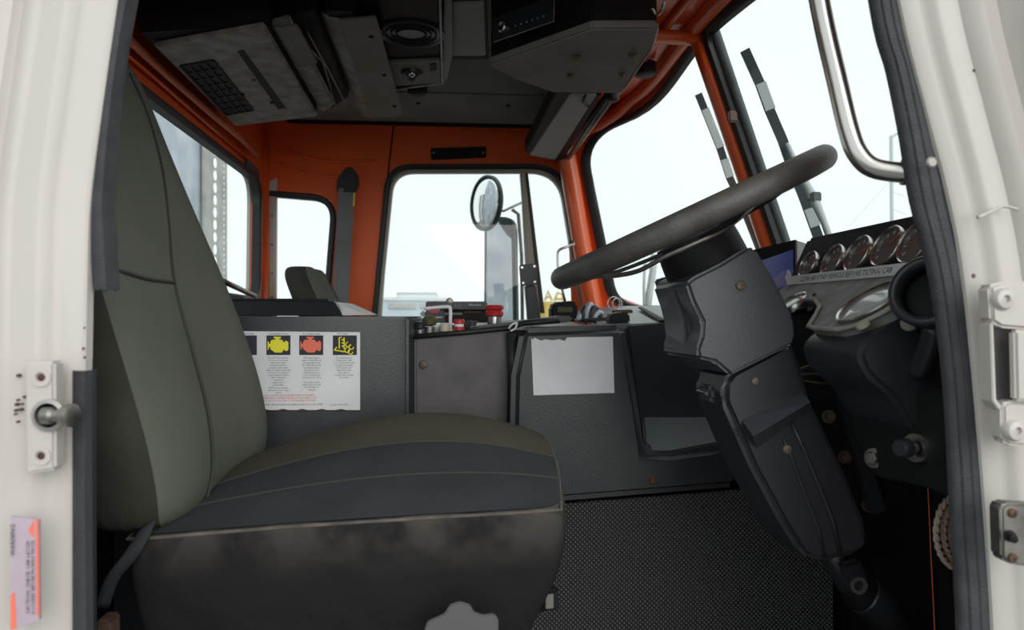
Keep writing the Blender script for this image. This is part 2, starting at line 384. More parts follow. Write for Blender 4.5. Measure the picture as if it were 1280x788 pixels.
# ---- far door
dq = [px2(466,425), px2(737,425), px2(704,209), px2(486,209)]
bm = B(); framering(bm, dq, [(seam(.45)+.004,.45),(.61,.45),(.505,ZC+.02),(seam(ZC+.02)+.004,ZC+.02)], [.08,.10,.13,.09], far, .035)
box(bm, seam(.45)+.004, .61, YF, YF+.035, -.1, .46)
door = obj('door_1', bm, 'orange', kind='structure', smooth='auto')
bm = B(); sealring(bm, inset(dq, .008), [.07,.10,.12,.085], .020, lambda p, t: Vector((p.x, YF+t, p.y)), .03, .016)
obj('window_seal', bm, 'rubber', door, 'auto', label='black rubber seal round the far door window')
bm = B(); sealring(bm, inset(dq, .022), [.06,.09,.115,.08], .014, lambda p, t: Vector((p.x, YF+t, p.y)), .035, .008)
obj('window_liner', bm, 'tan', door, 'auto', label='tan inner lip of the door window')
bm = B(); sheet(bm, inset(dq, .02), lambda p, t: Vector((p.x, YF+.02, p.y)), 2, 2); obj('window_2', bm, 'glass', kind='structure')
bm = B(); prism(bm, [(seam(ZC)-.02,YF+.02,ZC),(seam(ZC)+.02,YF+.02,ZC),(seam(0)+.02,YF+.02,0),(seam(0)-.02,YF+.02,0)], (0,.02,0)); obj('door_jamb', bm, 'black', wall_far)
# seam line beside the door
bm = B(); tube(bm, [Vector((seam(z)+.002, YF-.001, z)) for z in (1.62,1.5,1.4,1.2,1.0,.8)], .0032, 6); obj('door_gap', bm, 'black', wall_far)
bm = B(); box(bm, XR-.005, XR+.006, 1.0, YF-.02, 0, .86, .002); obj('lower_lining', bm, 'black', wall_far)
# white painted outer skins of the cab
bm = B(); framering(bm, dq, [(seam(.45)+.004,-.30),(.66,-.30),(.50,ZC+.05),(seam(ZC+.02)+.004,ZC+.05)], [.08,.10,.13,.09], lambda p, t: Vector((p.x, YF+.036+t, p.y)), .012); obj('outer_skin', bm, 'white', door, 'auto', label='white outer skin of the far door')
bm = B(); framering(bm, qq, [(XR-.05,-.30),(seam(.45)-.002,-.30),(seam(ZC+.02)-.002,ZC+.05),(XR-.05,ZC+.05)], [.03,.05,.09,.03], lambda p, t: Vector((p.x, YF+.036+t, p.y)), .012); obj('outer_skin', bm, 'white', wall_far, 'auto', label='white outer skin')
# window division bar with glass channel
bm = B(); prism(bm, [P(650,216,2.905), P(657,216,2.905), P(676,392,2.905), P(664,392,2.905)], (0,.03,0), .003); db = obj('division_bar', bm, 'tan', door, label='tan quarter-light division bar')
bm = B(); prism(bm, [P(657,216,2.903), P(660,216,2.903), P(681,392,2.903), P(676,392,2.903)], (0,.03,0), .001); obj('glass_channel', bm, 'rubber', db)
# black vent plate over the door window
bm = B(); prism(bm, [P(538,185,YF-.006), P(608,183,YF-.006), P(608,197,YF-.006), P(539,200,YF-.006)], (0,.01,0), .003); vp = obj('header_plate', bm, 'black', door, label='small black plate screwed above the door window')
for u in (542, 604): screw(vp, P(u,191,YF-.007), (0,-1,0), .005, 'dull')
# far A-pillar
bm = B(); tube(bm, smoothpath([P(700,160,2.84), P(710,205,2.86), P(720,262,2.86), P(730,320,2.86), P(744,392,2.86), P(756,450,2.85), P(784,700,2.85)]), [(.038,.038)]*37, 16); obj('trim_1', bm, 'orange', kind='structure', smooth=True, label='orange pillar between far door and windscreen')
# ---- rear wall
def rear(p, t): return Vector((XR-t, p.x, p.y))
a = PX(324, 206, XR); b_ = PX(322, 374, XR)
rq = [Vector((1.10,.925)), Vector((b_.y,.90)), Vector((a.y, 1.375)), Vector((1.10,1.405))]
bm = B(); framering(bm, rq, [(.82,.0),(YF+.02,.0),(YF+.02,ZC+.02),(.82,ZC+.02)], [.08,.08,.10,.08], rear, .03)
wall_rear = obj('wall_rear', bm, 'orange', kind='structure', smooth='auto')
bm = B(); sealring(bm, inset(rq, .018), [.07,.07,.09,.07], .026, lambda p, t: Vector((XR-t, p.x, p.y)), .02, .014)
obj('window_seal', bm, 'rubber', wall_rear, 'auto', label='black rubber seal round the rear window')
bm = B(); framering(bm, rq, [(.72,-.3),(YF+.05,-.3),(YF+.05,ZC+.05),(.72,ZC+.05)], [.08,.08,.10,.08], lambda p, t: Vector((XR-.032-t, p.x, p.y)), .012); obj('outer_skin', bm, 'white', wall_rear, 'auto', label='white outer skin')
bm = B(); sheet(bm, rq, lambda p, t: Vector((XR-.015, p.x, p.y)), 2, 2); obj('window_3', bm, 'glass', kind='structure')
bm = B(); prism(bm, [PX(306,196,XR+.004), PX(323,214,XR+.004), PX(323,255,XR+.004), PX(315,256,XR+.004)], (.004,0,0)); obj('window_mask', bm, 'slate', wall_rear, label='dark blanked corner of the rear window')
bm = B(); tube(bm, [PX(u, v, XR+.03) for u, v in ((120,12),(205,90),(262,140),(300,172),(322,194))], (.005,.013), 10); obj('trim_2', bm, 'orange_light', kind='structure', smooth=True, label='glossy pinkish orange rail above the rear window')
bm = B(); tube(bm, [PX(u, v, XR+.012) for u, v in ((130,45),(200,104),(262,158),(312,200))], (.005,.005), 8); obj('pressed_ridge', bm, 'orange', wall_rear, True)
bm = B(); tube(bm, [PX(u, v, XR+.035) for u, v in ((275,350),(288,356),(318,370))], .009, 10); obj('window_rail', bm, 'dull', wall_rear, True, label='dull metal rail along the bottom of the rear window')
# rear inner corner post
bm = B(); tube(bm, [(XR+.004, YF-.01, .0), (XR+.004, YF-.01, ZC)], .018, 14); obj('trim_3', bm, 'orange', kind='structure', smooth=True, label='rounded orange rear corner post')
# ---- front wall with curved two piece windscreen
def xw(Y, z):
    d = Y-1.92
    k = .37-.25*min(1, (d/.98)**2)
    return .89-(.35*(abs(d)/.97)**4 if d > 0 else .33*(abs(d)/1.05)**8)-k*(z-1.06)
def frt(p, t): return Vector((xw(p.x, p.y)+t, p.x, p.y))
fq1 = [Vector((1.965,.88)), Vector((2.83,.88)), Vector((2.858,1.575)), Vector((1.945,1.61))]
fq2 = [Vector((1.08,.88)), Vector((1.920,.88)), Vector((1.900,1.61)), Vector((1.08,1.575))]
bm = B()
framering(bm, fq1, [(1.945,.80),(2.94,.80),(2.90,ZC+.03),(1.925,ZC+.03)], [.04,.09,.15,.03], frt, .006, 6)
framering(bm, fq2, [(1.0,.80),(1.945,.80),(1.925,ZC+.03),(1.0,ZC+.03)], [.10,.04,.03,.13], frt, .006, 6)
wall_front = obj('wall_front', bm, 'orange', kind='structure', smooth='auto')
bm = B(); sheet(bm, [(1.0,-.05),(2.95,-.05),(2.95,.81),(1.0,.81)], lambda p, t: Vector((xw(p.x, 1.0)+.005, p.x, p.y)), 24, 2); obj('firewall', bm, 'black', wall_front, label='black lower firewall')
for q, rad, nm in ((fq1, [.03,.08,.145,.025], 'window_4'), (fq2, [.09,.03,.025,.12], 'window_5')):
    bm = B(); sealring(bm, inset(q, .007), rad, .021, lambda p, t: Vector((xw(p.x, p.y)+t, p.x, p.y)), .010, .012)
    obj('window_seal', bm, 'rubber', wall_front, 'auto', label='black rubber windscreen seal')
    bm = B(); sheet(bm, q, lambda p, t: Vector((xw(p.x, p.y)+.003, p.x, p.y)), 20, 4); obj(nm, bm, 'glass', kind='structure', smooth=True)
# near windscreen pillar (mostly behind the door surround)
bm = B(); prism(bm, [(.655,.85,-.05),(.80,.99,-.05),(.83,1.0,-.05),(.83,.93,-.05),(.74,.85,-.05)], (0,0,ZC+.05), .004); obj('trim_6', bm, 'orange', kind='structure', label='orange near windscreen pillar')
# centre post
def post(y, z, dx): return Vector((xw(1.93, z)+dx, y, z))
bm = B(); tube(bm, [post(1.965-(z-.85)*.04, z, -.012) for z in (.8,.95,1.1,1.25,1.4,1.52,1.62)], (.026,.020), 12, flat=(0,1,0)); cp = obj('trim_4', bm, 'orange', kind='structure', smooth=True, label='orange centre post of the windscreen')
bm = B(); tube(bm, [post(1.925-(z-.85)*.04, z, .022) for z in (.8,.95,1.1,1.25,1.4,1.52,1.62)], (.019,.014), 12, flat=(0,1,0)); obj('outer_seal', bm, 'slate', cp, True, label='grey outer rubber of the centre post')
bm = B(); q = PX(916,145,.735); box(bm, q.x-.012, q.x+.012, q.y-.004, q.y+.012, q.z-.016, q.z+.014, .004); obj('paint_chip', bm, 'chip', cp, label='chipped bare patch')
# rolled header over the windscreen
for dx, dz, r, m in ((-.035, .030, .022, 'orange'), (-.11, .034, .012, 'orange')):
    bm = B(); tube(bm, [Vector((xw(y, 1.60)+dx, y, 1.60+dz-max(0,(y-2.55))*.22)) for y in [1.05+.1*i for i in range(19)]], r, 12); obj('header_roll', bm, m, wall_front, True)
bm = B(); tube(bm, [Vector((.33, 1.93, 1.62)), Vector((.5, 1.93, 1.615)), Vector((xw(1.93,1.6)-.02, 1.93, 1.61))], (.026,.018), 12); obj('roof_rib', bm, 'orange', ceil, True, label='orange rib across the roof')
# ceiling liner panels (three boards with shadow gaps)
for (x0, x1, y0, y1) in ((-.62,.325,2.46,2.84), (-.62,.325,2.05,2.45), (-.62,.325,1.2,2.04)):
    bm = B(); box(bm, x0, x1, y0, y1, ZC-.035, ZC+.002, .004); lp = obj('liner_panel', bm, 'grey_liner', ceil, label='grey fabric headliner board')
    if y0 > 2.1:
        for x in (-.12, .20): screw(lp, (x, y0+.12 if y0 > 2.3 else y0+.2, ZC-.036), (0,0,-1), .008, 'black')
bm = B(); box(bm, .325, .35, 1.2, 2.86, ZC-.055, ZC+.002, .006); box(bm, -.64, .35, 2.84, 2.865, ZC-.045, ZC, .006); obj('liner_edge', bm, 'black', ceil, label='black edging of the headliner')
# ------------------------------------------------------------------ near side body
def rows(tab, n=5): return smoothpath([Vector(t) for t in tab], n)
def sweepcols(bm, tab, Y, prof, n=5):
    R = [[bm.verts.new(P(r.x, r.z, Y).lerp(P(r.y, r.z, Y), f)+Vector((0, dy, 0))) for f, dy in prof] for r in rows(tab, n)]
    for i in range(len(R)-1):
        for k in range(len(prof)-1): bm.faces.new((R[i][k], R[i][k+1], R[i+1][k+1], R[i+1][k]))
    return bm
def jamb(bm, tab, Y, prof, endx):
    R = []
    for r in rows(tab, 5):
        q = P(r.x, r.z, Y); R.append([bm.verts.new(q+Vector((dx, dy, 0))) for dx, dy in prof]+[bm.verts.new((endx, Y+prof[-1][1], q.z)), bm.verts.new((endx, Y+.12, q.z))])
    for i in range(len(R)-1):
        for k in range(len(R[0])-1): bm.faces.new((R[i][k], R[i][k+1], R[i+1][k+1], R[i+1][k]))
    return bm
YJ = .80
bm = B()
jamb(bm, [(190,0,-520),(172,0,-200),(147,0,0),(130,0,120),(113,0,250),(109,0,360),(107,0,463),(100,0,600),(95,0,788),(92,0,1000),(90,0,1500)], YJ,
     [(-.10,.085),(-.06,.07),(0,.014),(-.002,.004),(-.007,0),(-.024,-.001),(-.034,-.006),(-.040,-.012),(-.047,-.014),(-.066,-.015),(-.074,-.017),(-.080,-.024),(-.084,-.024),(-.092,-.021),(-.104,-.026),(-.13,-.055),(-.17,-.10)], -.80)
jamb(bm, [(1060,0,-520),(1098,0,-200),(1126,0,0),(1163,0,150),(1184,0,230),(1204,0,330),(1220,0,480),(1233,0,640),(1243,0,788),(1250,0,1000),(1255,0,1500)], YJ,
     [(.10,.085),(.06,.07),(0,.014),(.002,.004),(.007,0),(.020,-.001),(.028,-.005),(.032,-.010),(.040,-.012),(.052,-.011),(.060,-.013),(.067,-.024),(.078,-.028),(.088,-.022),(.10,-.022),(.115,-.05),(.15,-.10)], .97)
box(bm, -.80, .97, .70, .82, 1.50, 1.72, .01)
wall_near = obj('wall_near', bm, 'white', kind='structure', smooth='auto', label='white painted door surround of the cab')
RIB = [(.97,.05),(0,.008),(0,.002),(.06,-.003),(.16,-.005),(.20,-.0035),(.24,-.006),(.42,-.0075),(.46,-.006),(.50,-.0075),(.70,-.007),(.74,-.005),(.78,-.0065),(.95,-.004),(1,.006),(.96,.05)]
bm = B(); sweepcols(bm, [(1050,1086,-300),(1090,1128,0),(1112,1150,90),(1128,1169,170),(1141,1188,250),(1166,1208,350),(1183,1223,480),(1192,1236,640),(1200,1246,788),(1205,1252,1000)], .815, RIB)
obj('door_seal', bm, 'seal', wall_near, 'auto', label='ribbed black door seal on the windscreen side')
bm = B(); sweepcols(bm, [(190,215,-200),(148,170,0),(130,151,120),(116,143,220),(112,141,260),(113,144,310),(117,147,363)], .815, [(0,.03),(0,.004),(.1,-.006),(.45,-.012),(.75,-.012),(.9,-.003),(1,.006),(.3,.03)])
obj('door_seal', bm, 'seal', wall_near, 'auto', label='black door seal strip ending beside the seat backrest')
bm = B(); sweepcols(bm, [(93,115,463),(93,115,620),(93,117,788),(93,118,1000)], .80, [(0,.03),(0,-.004),(.3,-.008),(.8,-.008),(1,.0),(.2,.04)], 3)
obj('door_seal', bm, 'seal', wall_near, 'auto', label='black lower seal strip under the latch striker')
# striker plate
YS = .765
bm = B(); prism(bm, [P(30,452,YS), P(68,452,YS), P(69,588,YS), P(32,594,YS)], (0,.02,0), .003); sp = obj('striker_plate', bm, 'white', wall_near, 'auto', label='white latch striker plate with two recessed screws')
for v in (472, 570): bm = B(); ring_lathe(bm, P(52,v,YS), (0,-1,0), [(.0095,0),(.0095,.002),(.0055,.002),(.0055,0)], 20); obj('screw_ring', bm, 'white', sp, 'auto'); screw(sp, P(52,v,YS+.001), (0,-1,0), .004, 'rust')
c = P(62,519,YS); bm = B(); lathe(bm, c, (0,-1,0), [(.0165,0),(.0165,.003),(.0125,.005),(.0125,.0),(0,0)], 24); obj('washer', bm, 'alloy', sp, 'auto')
bm = B(); e = P(100,518,YS); ax = (e-c); L = ax.length; lathe(bm, c+Vector((0,-.004,0)), ax+Vector((0,-.006,0)), [(.009,-.003),(.009,.006),(.0065,.009),(.0065,L*.55),(.010,L*.62),(.012,L*.8),(.012,L*.95),(.009,L),(0,L)], 18); obj('striker_pin', bm, 'dull', sp, 'auto', label='worn steel striker pin')
# lilac and red sticker on the near jamb
YT = .757
bm = B(); prism(bm, [P(13,646,YT), P(48,650,YT), P(49,775,YT), P(13,790,YT)], (0,.004,0)); st = obj('warning_sticker', bm, 'lilac', wall_near, label='faded lilac sticker with red edge and small print')
bm = B(); prism(bm, [P(44.5,650,YT-.0006), P(48,650,YT-.0006), P(49,770,YT-.0006), P(45.5,770,YT-.0006)], (0,.0006,0)); obj('red_edge', bm, 'coral', st)
bm = B(); prism(bm, [P(13,745,YT-.0006), P(18,740,YT-.0006), P(20,785,YT-.0006), P(13,788,YT-.0006)], (0,.0006,0)); obj('red_patch', bm, 'coral', st)
obj('print', text('CAUTION: CHECK CAB LATCH', P(37.5,768,YT-.001), (0,0,1), (-1,0,0), .0052), 'ink', st)
obj('print', text('IS LOCKED BEFORE MOVING TRUCK', P(43.5,768,YT-.001), (0,0,1), (-1,0,0), .0045), 'ink', st)
obj('print', text('WARNING', P(19,695,YT-.001), (0,0,1), (-1,0,0), .0065), 'ink', st)
bm = B(); prism(bm, [P(35,664,YT-.0006), P(42,651,YT-.0006), P(42,672,YT-.0006)], (0,.0006,0)); obj('warning_triangle', bm, 'coral', st)
# hinges on the windscreen side jamb
YH = .752
def blob(bm, pts, Y, th, bev): return prism(bm, [P(u, v, Y) for u, v in pts], (0, th, 0), bev, 3)
for k, (pts, cu, cv) in enumerate(((((1237,358),(1248,352),(1300,352),(1300,414),(1252,410),(1240,402)), 1253, 374), (((1253,506),(1262,501),(1300,503),(1300,560),(1262,558),(1254,552)), 1267, 538))):
    bm = B(); blob(bm, pts, YH, .022, .004); hg = obj('hinge_leaf', bm, 'white', wall_near, 'auto', label=('upper' if not k else 'lower')+' white door hinge leaf with a round socket screw')
    bm = B(); lathe(bm, P(cu,cv,YH), (0,-1,0), [(.0125,-.004),(.0125,.002),(.010,.006),(.0045,.007),(.0042,.003),(0,.003)], 24); hs = obj('hinge_screw', bm, 'white', hg, 'auto')
bm = B(); prism(bm, [P(1240,408,.768), P(1270,410,.768), P(1272,512,.768), P(1247,510,.768)], (0,.002,0)); obj('hinge_pocket', bm, 'lever', wall_near, label='grey recessed hinge pocket')
for pts in ([(1238,405),(1242,404),(1246,500),(1254,510),(1249,513),(1241,502)],): bm = B(); blob(bm, pts, .755, .02, .001); obj('pocket_lip', bm, 'white', wall_near)
bm = B(); prism(bm, [P(1269,413,.745), P(1320,413,.745), P(1320,502,.745), P(1271,502,.745)], (0,.012,0), .003); obj('hinge_arm', bm, 'white', wall_near, 'auto', label='white hinge arm between the leaves')
bm = B(); blob(bm, [(1251,634),(1258,629),(1300,632),(1300,712),(1262,706),(1253,698)], .742, .02, .003); ck = obj('door_check_bracket', bm, 'dull', wall_near, 'auto', label='bare grey steel door check plate with a stud')
for v in (642, 698): screw(ck, P(1266,v,.741), (0,-1,0), .005, 'rust')
c = P(1262,670,.741); bm = B(); lathe(bm, c, (-.45,-.9,.05), [(.006,-.003),(.006,.006),(.004,.007),(.004,.018),(0,.019)], 14); obj('stud', bm, 'black', ck, 'auto')
# weld scar and small chips
bm = B(); tube(bm, smoothpath([P(u, v, .772) for u, v in ((1222,272),(1232,268),(1245,262),(1256,258),(1272,262))], 3), [.0016+.0016*random.random() for _ in range(13)], 7); obj('weld_scar', bm, 'white', wall_near, True)
for u, v, r in ((1218,88,.0022),(1217,345,.0028),(1165,203,.007)):
    bm = B(); lathe(bm, P(u,v,.787 if u != 1165 else .79), (0,-1,0), [(r,0),(r*.7,.0012),(0,.0012)], 12); obj('paint_chip' if u != 1165 else 'handle_fixing', bm, 'chip' if u != 1165 else 'dull', wall_near)
for v in (410,436,447,470,486): bm = B(); lathe(bm, P(104+random.random()*2,v,.796), (0,-1,0), [(.0012+.001*random.random(),0),(0,.0008)], 8); obj('paint_chip', bm, 'chip', wall_near)
# chrome grab handle
pts = smoothpath([P(1003,-180,.90), P(1018,-40,.89), P(1030,30,.89), P(1046,100,.88), P(1060,160,.87), P(1072,192,.86), P(1092,210,.85), P(1130,216,.835), P(1150,215,.82)], 6)
gh = obj('grab_handle', tube(B(), pts, .0125, 18), 'chrome', smooth=True, label='long bright chrome grab handle beside the driver door pillar', cat='grab handle')
bm = B(); lathe(bm, P(1128,214,.836), P(1150,214,.83)-P(1128,214,.836), [(.017,0),(.017,.006),(.013,.008),(.013,.02)], 18); obj('end_collar', bm, 'dull', gh, 'auto')
# near front footwell orange edge
bm = B(); tube(bm, [P(1160,610,1.30), P(1164,700,1.28), P(1169,800,1.26)], .0012, 6); obj('trim_5', bm, 'orange', kind='structure', label='thin orange panel edge under the dashboard')

random.seed(3)
for k in range(9):
    u, v = 18+14*random.random(), 468+60*random.random(); bm = B(); r = .0008+.0012*random.random(); lathe(bm, P(u,v,.7805-(.004 if u < 22 else 0)), (0,-1,0), [(r,-.004),(r,0),(0,.0006)], 7); obj('rust_speck', bm, 'rust', wall_near)
# ================================================================== SEATS
CY = 1.25
def ztop(x, y):
    t = (x+.40)/.56; f = max(0, math.sin(min(1, max(0, t))**1.2*PI*.90))**.8 if t > 0 else 0
    yy = (y-.985)/.30; g = 1-(1-min(1, max(0, yy)))**1.45 if y < 1.285 else 1-((y-1.285)/.26)**2*.8
    return .584+.075*g*f+.018*g-.022*(1-min(1, max(0, t)))**2
def cushion():
    bm = B(); N, K = 14, 12; cx, hx, hy = -.130, .298, .275; G = []
    mats = {}
    def pt(s, t): return cx+hx*s*math.sqrt(1-(.34 if t > 0 else .12)*t*t*(1 if s > 0 else .4)), CY+hy*t*math.sqrt(1-.10*s*s*(1 if s > 0 else .3))
    for i in range(N+1):
        row = []
        for j in range(K+1):
            x, y = pt(-1+2*i/N, -1+2*j/K); row.append(bm.verts.new((x, y, ztop(x, y))))
        G.append(row)
    for i in range(N):
        for j in range(K):
            f = bm.faces.new((G[i][j], G[i+1][j], G[i+1][j+1], G[i][j+1]))
            f.material_index = 1 if (4 <= j <= 8) else 0
    loop = [G[i][0] for i in range(N+1)]+[G[N][j] for j in range(1, K+1)]+[G[i][K] for i in range(N-1, -1, -1)]+[G[0][j] for j in range(K-1, 0, -1)]
    return bm, G, [v.co.copy() for v in loop]
def make_seat():
    t = thing('truck_seat', 'large olive grey fabric driver seat with high backrest in the doorway', 'seat', (-.15, CY, 0), 'cab seats')
    bm, G, loop = cushion()
    for i, x in enumerate(G):   # crown the ridge slightly
        pass
    obj('cushion', bm, ['charcoal', 'olive'], t, True, label='charcoal cushion with olive centre panel', sub=2)
    c = sum(loop, Vector())/len(loop)
    bm = B(); prev = None; lev = [(0, 1.0), (-.012, 1.022), (-.05, 1.035), (-.10, 1.0), (-.15, .93), (-.20, .86), (-.215, .80)]
    for dz, s in lev:
        r = [bm.verts.new((c.x+(p.x-c.x)*(s if p.x > c.x else 1+(s-1)*.3), c.y+(p.y-c.y)*s+(.007*math.sin(k*2.1+dz*60) if dz < -.03 else 0), p.z-.001+dz+(.010*math.sin(k*1.3) if dz < -.03 else 0))) for k, p in enumerate(loop)]
        if prev:
            for k in range(len(r)): bm.faces.new((prev[k], prev[(k+1) % len(r)], r[(k+1) % len(r)], r[k]))
        prev = r
    bm.faces.new(prev)
    obj('skirt', bm, 'skirt', t, True, label='worn dark fabric skirt of the cushion', sub=2)
    n = len(loop)
    bm = B(); tube(bm, [Vector((c.x+(p.x-c.x)*1.004, c.y+(p.y-c.y)*1.004, p.z-.005)) for p in loop], .0026, 6, closed=True); obj('piping', bm, 'seam_worn', t, True, label='frayed pale piping along the cushion edge')
    for j, m in ((2, 'seam'), (4, 'seam'),):
        bm = B(); tube(bm, smoothpath([G_[j]+Vector((0,0,.0005)) for G_ in [[Vector((v.x, v.y, v.z)) for v in row] for row in GC]], 3), .0018, 6); obj('piping', bm, m, t, True)
    # backrest
    prof = [(.545,-.370,.265,.12,1.238),(.60,-.352,.290,.14,1.238),(.70,-.362,.295,.145,1.222),(.80,-.388,.290,.14,1.207),(.92,-.425,.272,.13,1.193),(1.04,-.470,.245,.12,1.19),(1.15,-.512,.230,.11,1.19),(1.22,-.538,.225,.105,1.19),(1.265,-.554,.218,.10,1.188),(1.300,-.568,.185,.085,1.185),(1.308,-.572,.12,.06,1.18)]
    def ring(z, xf, w, d, yc, n=36):
        out = []
        for k in range(n):
            a = 2*PI*k/n; ca, sa = math.cos(a), math.sin(a)
            px = abs(ca)**(2/3.4)*(1 if ca > 0 else -1); py = abs(sa)**(2/4.5)*(1 if sa > 0 else -1)
            out.append(Vector((xf-d/2+px*d/2-(.012*max(0, 1-abs(py)*1.6) if ca > 0 else 0), yc+py*w, z)))
        return out
    bm = B(); prev = None
    for z, xf, w, d, yc in prof:
        r = [bm.verts.new(p) for p in ring(z, xf, w, d, yc)]
        if prev is None: bm.faces.new(r)
        else:
            for k in range(len(r)):
                f = bm.faces.new((prev[k], prev[(k+1) % len(r)], r[(k+1) % len(r)], r[k]))
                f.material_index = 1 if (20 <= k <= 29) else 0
        prev = r
    bm.faces.new(prev)
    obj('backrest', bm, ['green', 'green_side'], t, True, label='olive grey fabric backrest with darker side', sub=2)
    def front(z, Y):
        for i in range(len(prof)-1):
            if prof[i][0] <= z <= prof[i+1][0]:
                f = (z-prof[i][0])/(prof[i+1][0]-prof[i][0]); a = [prof[i][k]*(1-f)+prof[i+1][k]*f for k in range(5)]; break
        else: a = prof[-1]
        y = Y-a[4]; q = min(.97, abs(y)/a[2]); e = (1-q**4.5)**(1/3.4)
        return Vector((a[1]-a[3]/2+a[3]/2*e-.012*max(0, 1-q*1.6)+.001, a[4]+y, z))
    for a in ([(.575,1.10),(.62,1.115),(.70,1.125),(.80,1.13),(.90,1.15),(1.0,1.225),(1.1,1.285),(1.2,1.315),(1.27,1.30)],
              [(.915,.935),(.905,.99),(.90,1.04),(.90,1.10),(.90,1.15)]):
        bm = B(); tube(bm, smoothpath([front(z, y) for z, y in a], 4), .0024, 6); obj('seam', bm, 'seam', t, True)
    bm = B(); box(bm, -.34, .10, CY-.20, CY+.20, .05, .40, .02); obj('suspension_boot', bm, 'black', t, 'auto', label='black seat base')
    bm = B(); box(bm, -.36, .12, CY-.22, CY+.22, .0, .05, .008); obj('base_plate', bm, 'black', t)
    return t
_b, _G, _l = cushion(); GC = [[v.co.copy() for v in row] for row in _G]; _b.free()
seat = make_seat()
ps = copy_tree(seat); ps.location = Vector((-.035, 2.56, -.0)); ps['label'] = 'passenger seat behind the engine cover with only its rounded backrest top showing'
ps.scale = (1, .93, .772)
# buckle, lever, strap
t = thing('seat_adjuster', 'light grey scalloped adjuster handle under the front of the driver seat', 'handle', (.0, .93, .30))
bm = B(); pts = [(531,788),(534,778),(545,773),(556,768),(562,757),(575,753),(588,757),(592,766),(604,770),(618,768),(623,775),(623,800),(531,800)]
prism(bm, [P(u, v, .93) for u, v in pts], (0,.006,0), .0015); obj('lever_plate', bm, 'lever', t, 'auto')
bm = B(); tube(bm, [P(560,800,.935), P(566,830,.96), P(570,900,1.10)], .009, 8); obj('lever_arm', bm, 'black', t, True)
t = thing('seat_buckle', 'black seat belt buckle hanging at the front right of the seat cushion', 'buckle', tuple(P(688,765,1.18)))
bm = B(); prism(bm, [P(680,739,1.18), P(698,737,1.18), P(700,764,1.18), P(680,766,1.18)], (0,.02,0), .004); obj('buckle_body', bm, 'black', t, 'auto')
bm = B(); prism(bm, [P(682,744,1.178), P(692,743,1.178), P(692,761,1.178), P(682,762,1.178)], (0,.004,0), .001); obj('release_button', bm, 'grey_plate', t)
bm = B(); ribbon(bm, [P(680,752,1.19), P(663,758,1.20), P(638,762,1.22)], (0,0,1), .03, .004); obj('webbing', bm, 'black', t)
bm = B(); ribbon(bm, smoothpath([P(199,650,1.02), P(188,655,.975), P(178,672,.965), P(163,695,.965), P(140,724,.975), P(128,760,1.0)], 4), (1,0,.6), .016, .004)
obj('seat_strap', bm, 'charcoal', smooth=True, label='grey fabric strap looped between backrest and cushion of the driver seat', cat='strap')
bm = B(); box(bm, *(lambda p: (p.x-.012, p.x+.006, p.y-.01, p.y+.02, p.z-.03, p.z))(P(136,772,.97)), .003); obj('seat_latch', bm, 'rust', label='small rusty latch at the lower left corner of the seat', cat='latch')
# ================================================================== ENGINE COVER
ec = thing('engine_cover', 'long black grained vinyl engine cover between the two seats', 'engine cover', (.1, 1.9, 0))
x0, x1 = XR+.01, P(516,450,1.62).x
bm = B(); prism(bm, [(x0,1.62,.02),(x1-.045,1.62,.02),(x1-.012,1.632,.02),(x1,1.665,.02),(x1,2.25,.02),(x0,2.25,.02)], (0,0,P(400,396,1.62).z-.02), .006)
obj('rear_panel', bm, 'vinyl', ec, 'auto')
zc = lambda v, Y: P(600, v, Y).z
# control deck (tilted) and access panel
xa, xb = x1+.001, P(640,450,1.66).x
za0, za1 = P(520,421,1.66).z, P(640,409,1.66).z
bm = B(); prism(bm, [(xa,1.66,.02),(xb,1.66,.02),(xb,1.66,za1),(xa,1.66,za0)], (0,.02,0), .006); ap = obj('access_panel', bm, 'vinyl_grey', ec, 'auto', label='scuffed grey access panel with one screw')
screw(ap, P(529,456,1.659), (0,-1,0), .010, 'tanbolt')
bm = B(); box(bm, xa, xb+.02, 1.679, 2.25, .02, .775, 0); obj('core', bm, 'black', ec)
bm = B(); prism(bm, [(xa,1.662,za0+.002),(xa,2.25,za0+.02),(xa,2.25,za0-.01),(xa,1.68,za0-.02)], (P(740,400,1.66).x-xa,0,.02), .002); obj('control_deck', bm, 'dull', ec, label='worn metal deck with knobs')
bm = B(); tube(bm, [P(519,421,1.655), P(580,416,1.655), P(640,410,1.655), P(655,404,1.645), P(700,401,1.62)], .006, 8); obj('rubber_edge', bm, 'rubber', ec, True)
# front shell
Yf = 1.58
bm = B(); prism(bm, [P(u, v, Yf) for u, v in ((652,411),(782,406),(790,450),(800,510),(808,566),(840,567),(922,556),(926,611),(700,629),(640,632),(638,560),(640,470))], (0,.20,0), .018, 3)
obj('front_shell', bm, 'vinyl', ec, 'auto')
bm = B(); box(bm, P(641,450,1.62).x, P(770,450,1.7).x, 1.64, 2.25, .02, .80, .01); obj('core', bm, 'black', ec)
bm = B(); tube(bm, [P(639,416,1.64), P(641,470,1.64), P(640,540,1.64)], .012, 10); obj('rubber_edge', bm, 'rubber', ec, True)
bm = B(); prism(bm, [P(783,408,1.72), P(858,402,1.72), P(1010,398,1.72), P(1010,590,1.72), P(805,590,1.72)], (0,.025,0), .006); obj('side_panel', bm, 'vinyl', ec, 'auto', label='black set back side panel')
bm = B(); prism(bm, [P(802,520,1.725), P(806,568,1.60), P(808,600,1.60), P(808,600,1.725)], (P(1010,520,1.7)-P(802,520,1.7)), .006); obj('ledge', bm, 'vinyl_light', ec, 'auto', label='ledge of the engine cover with light from above in its colour')  # paler than the cover: light on its upward face put into the colour
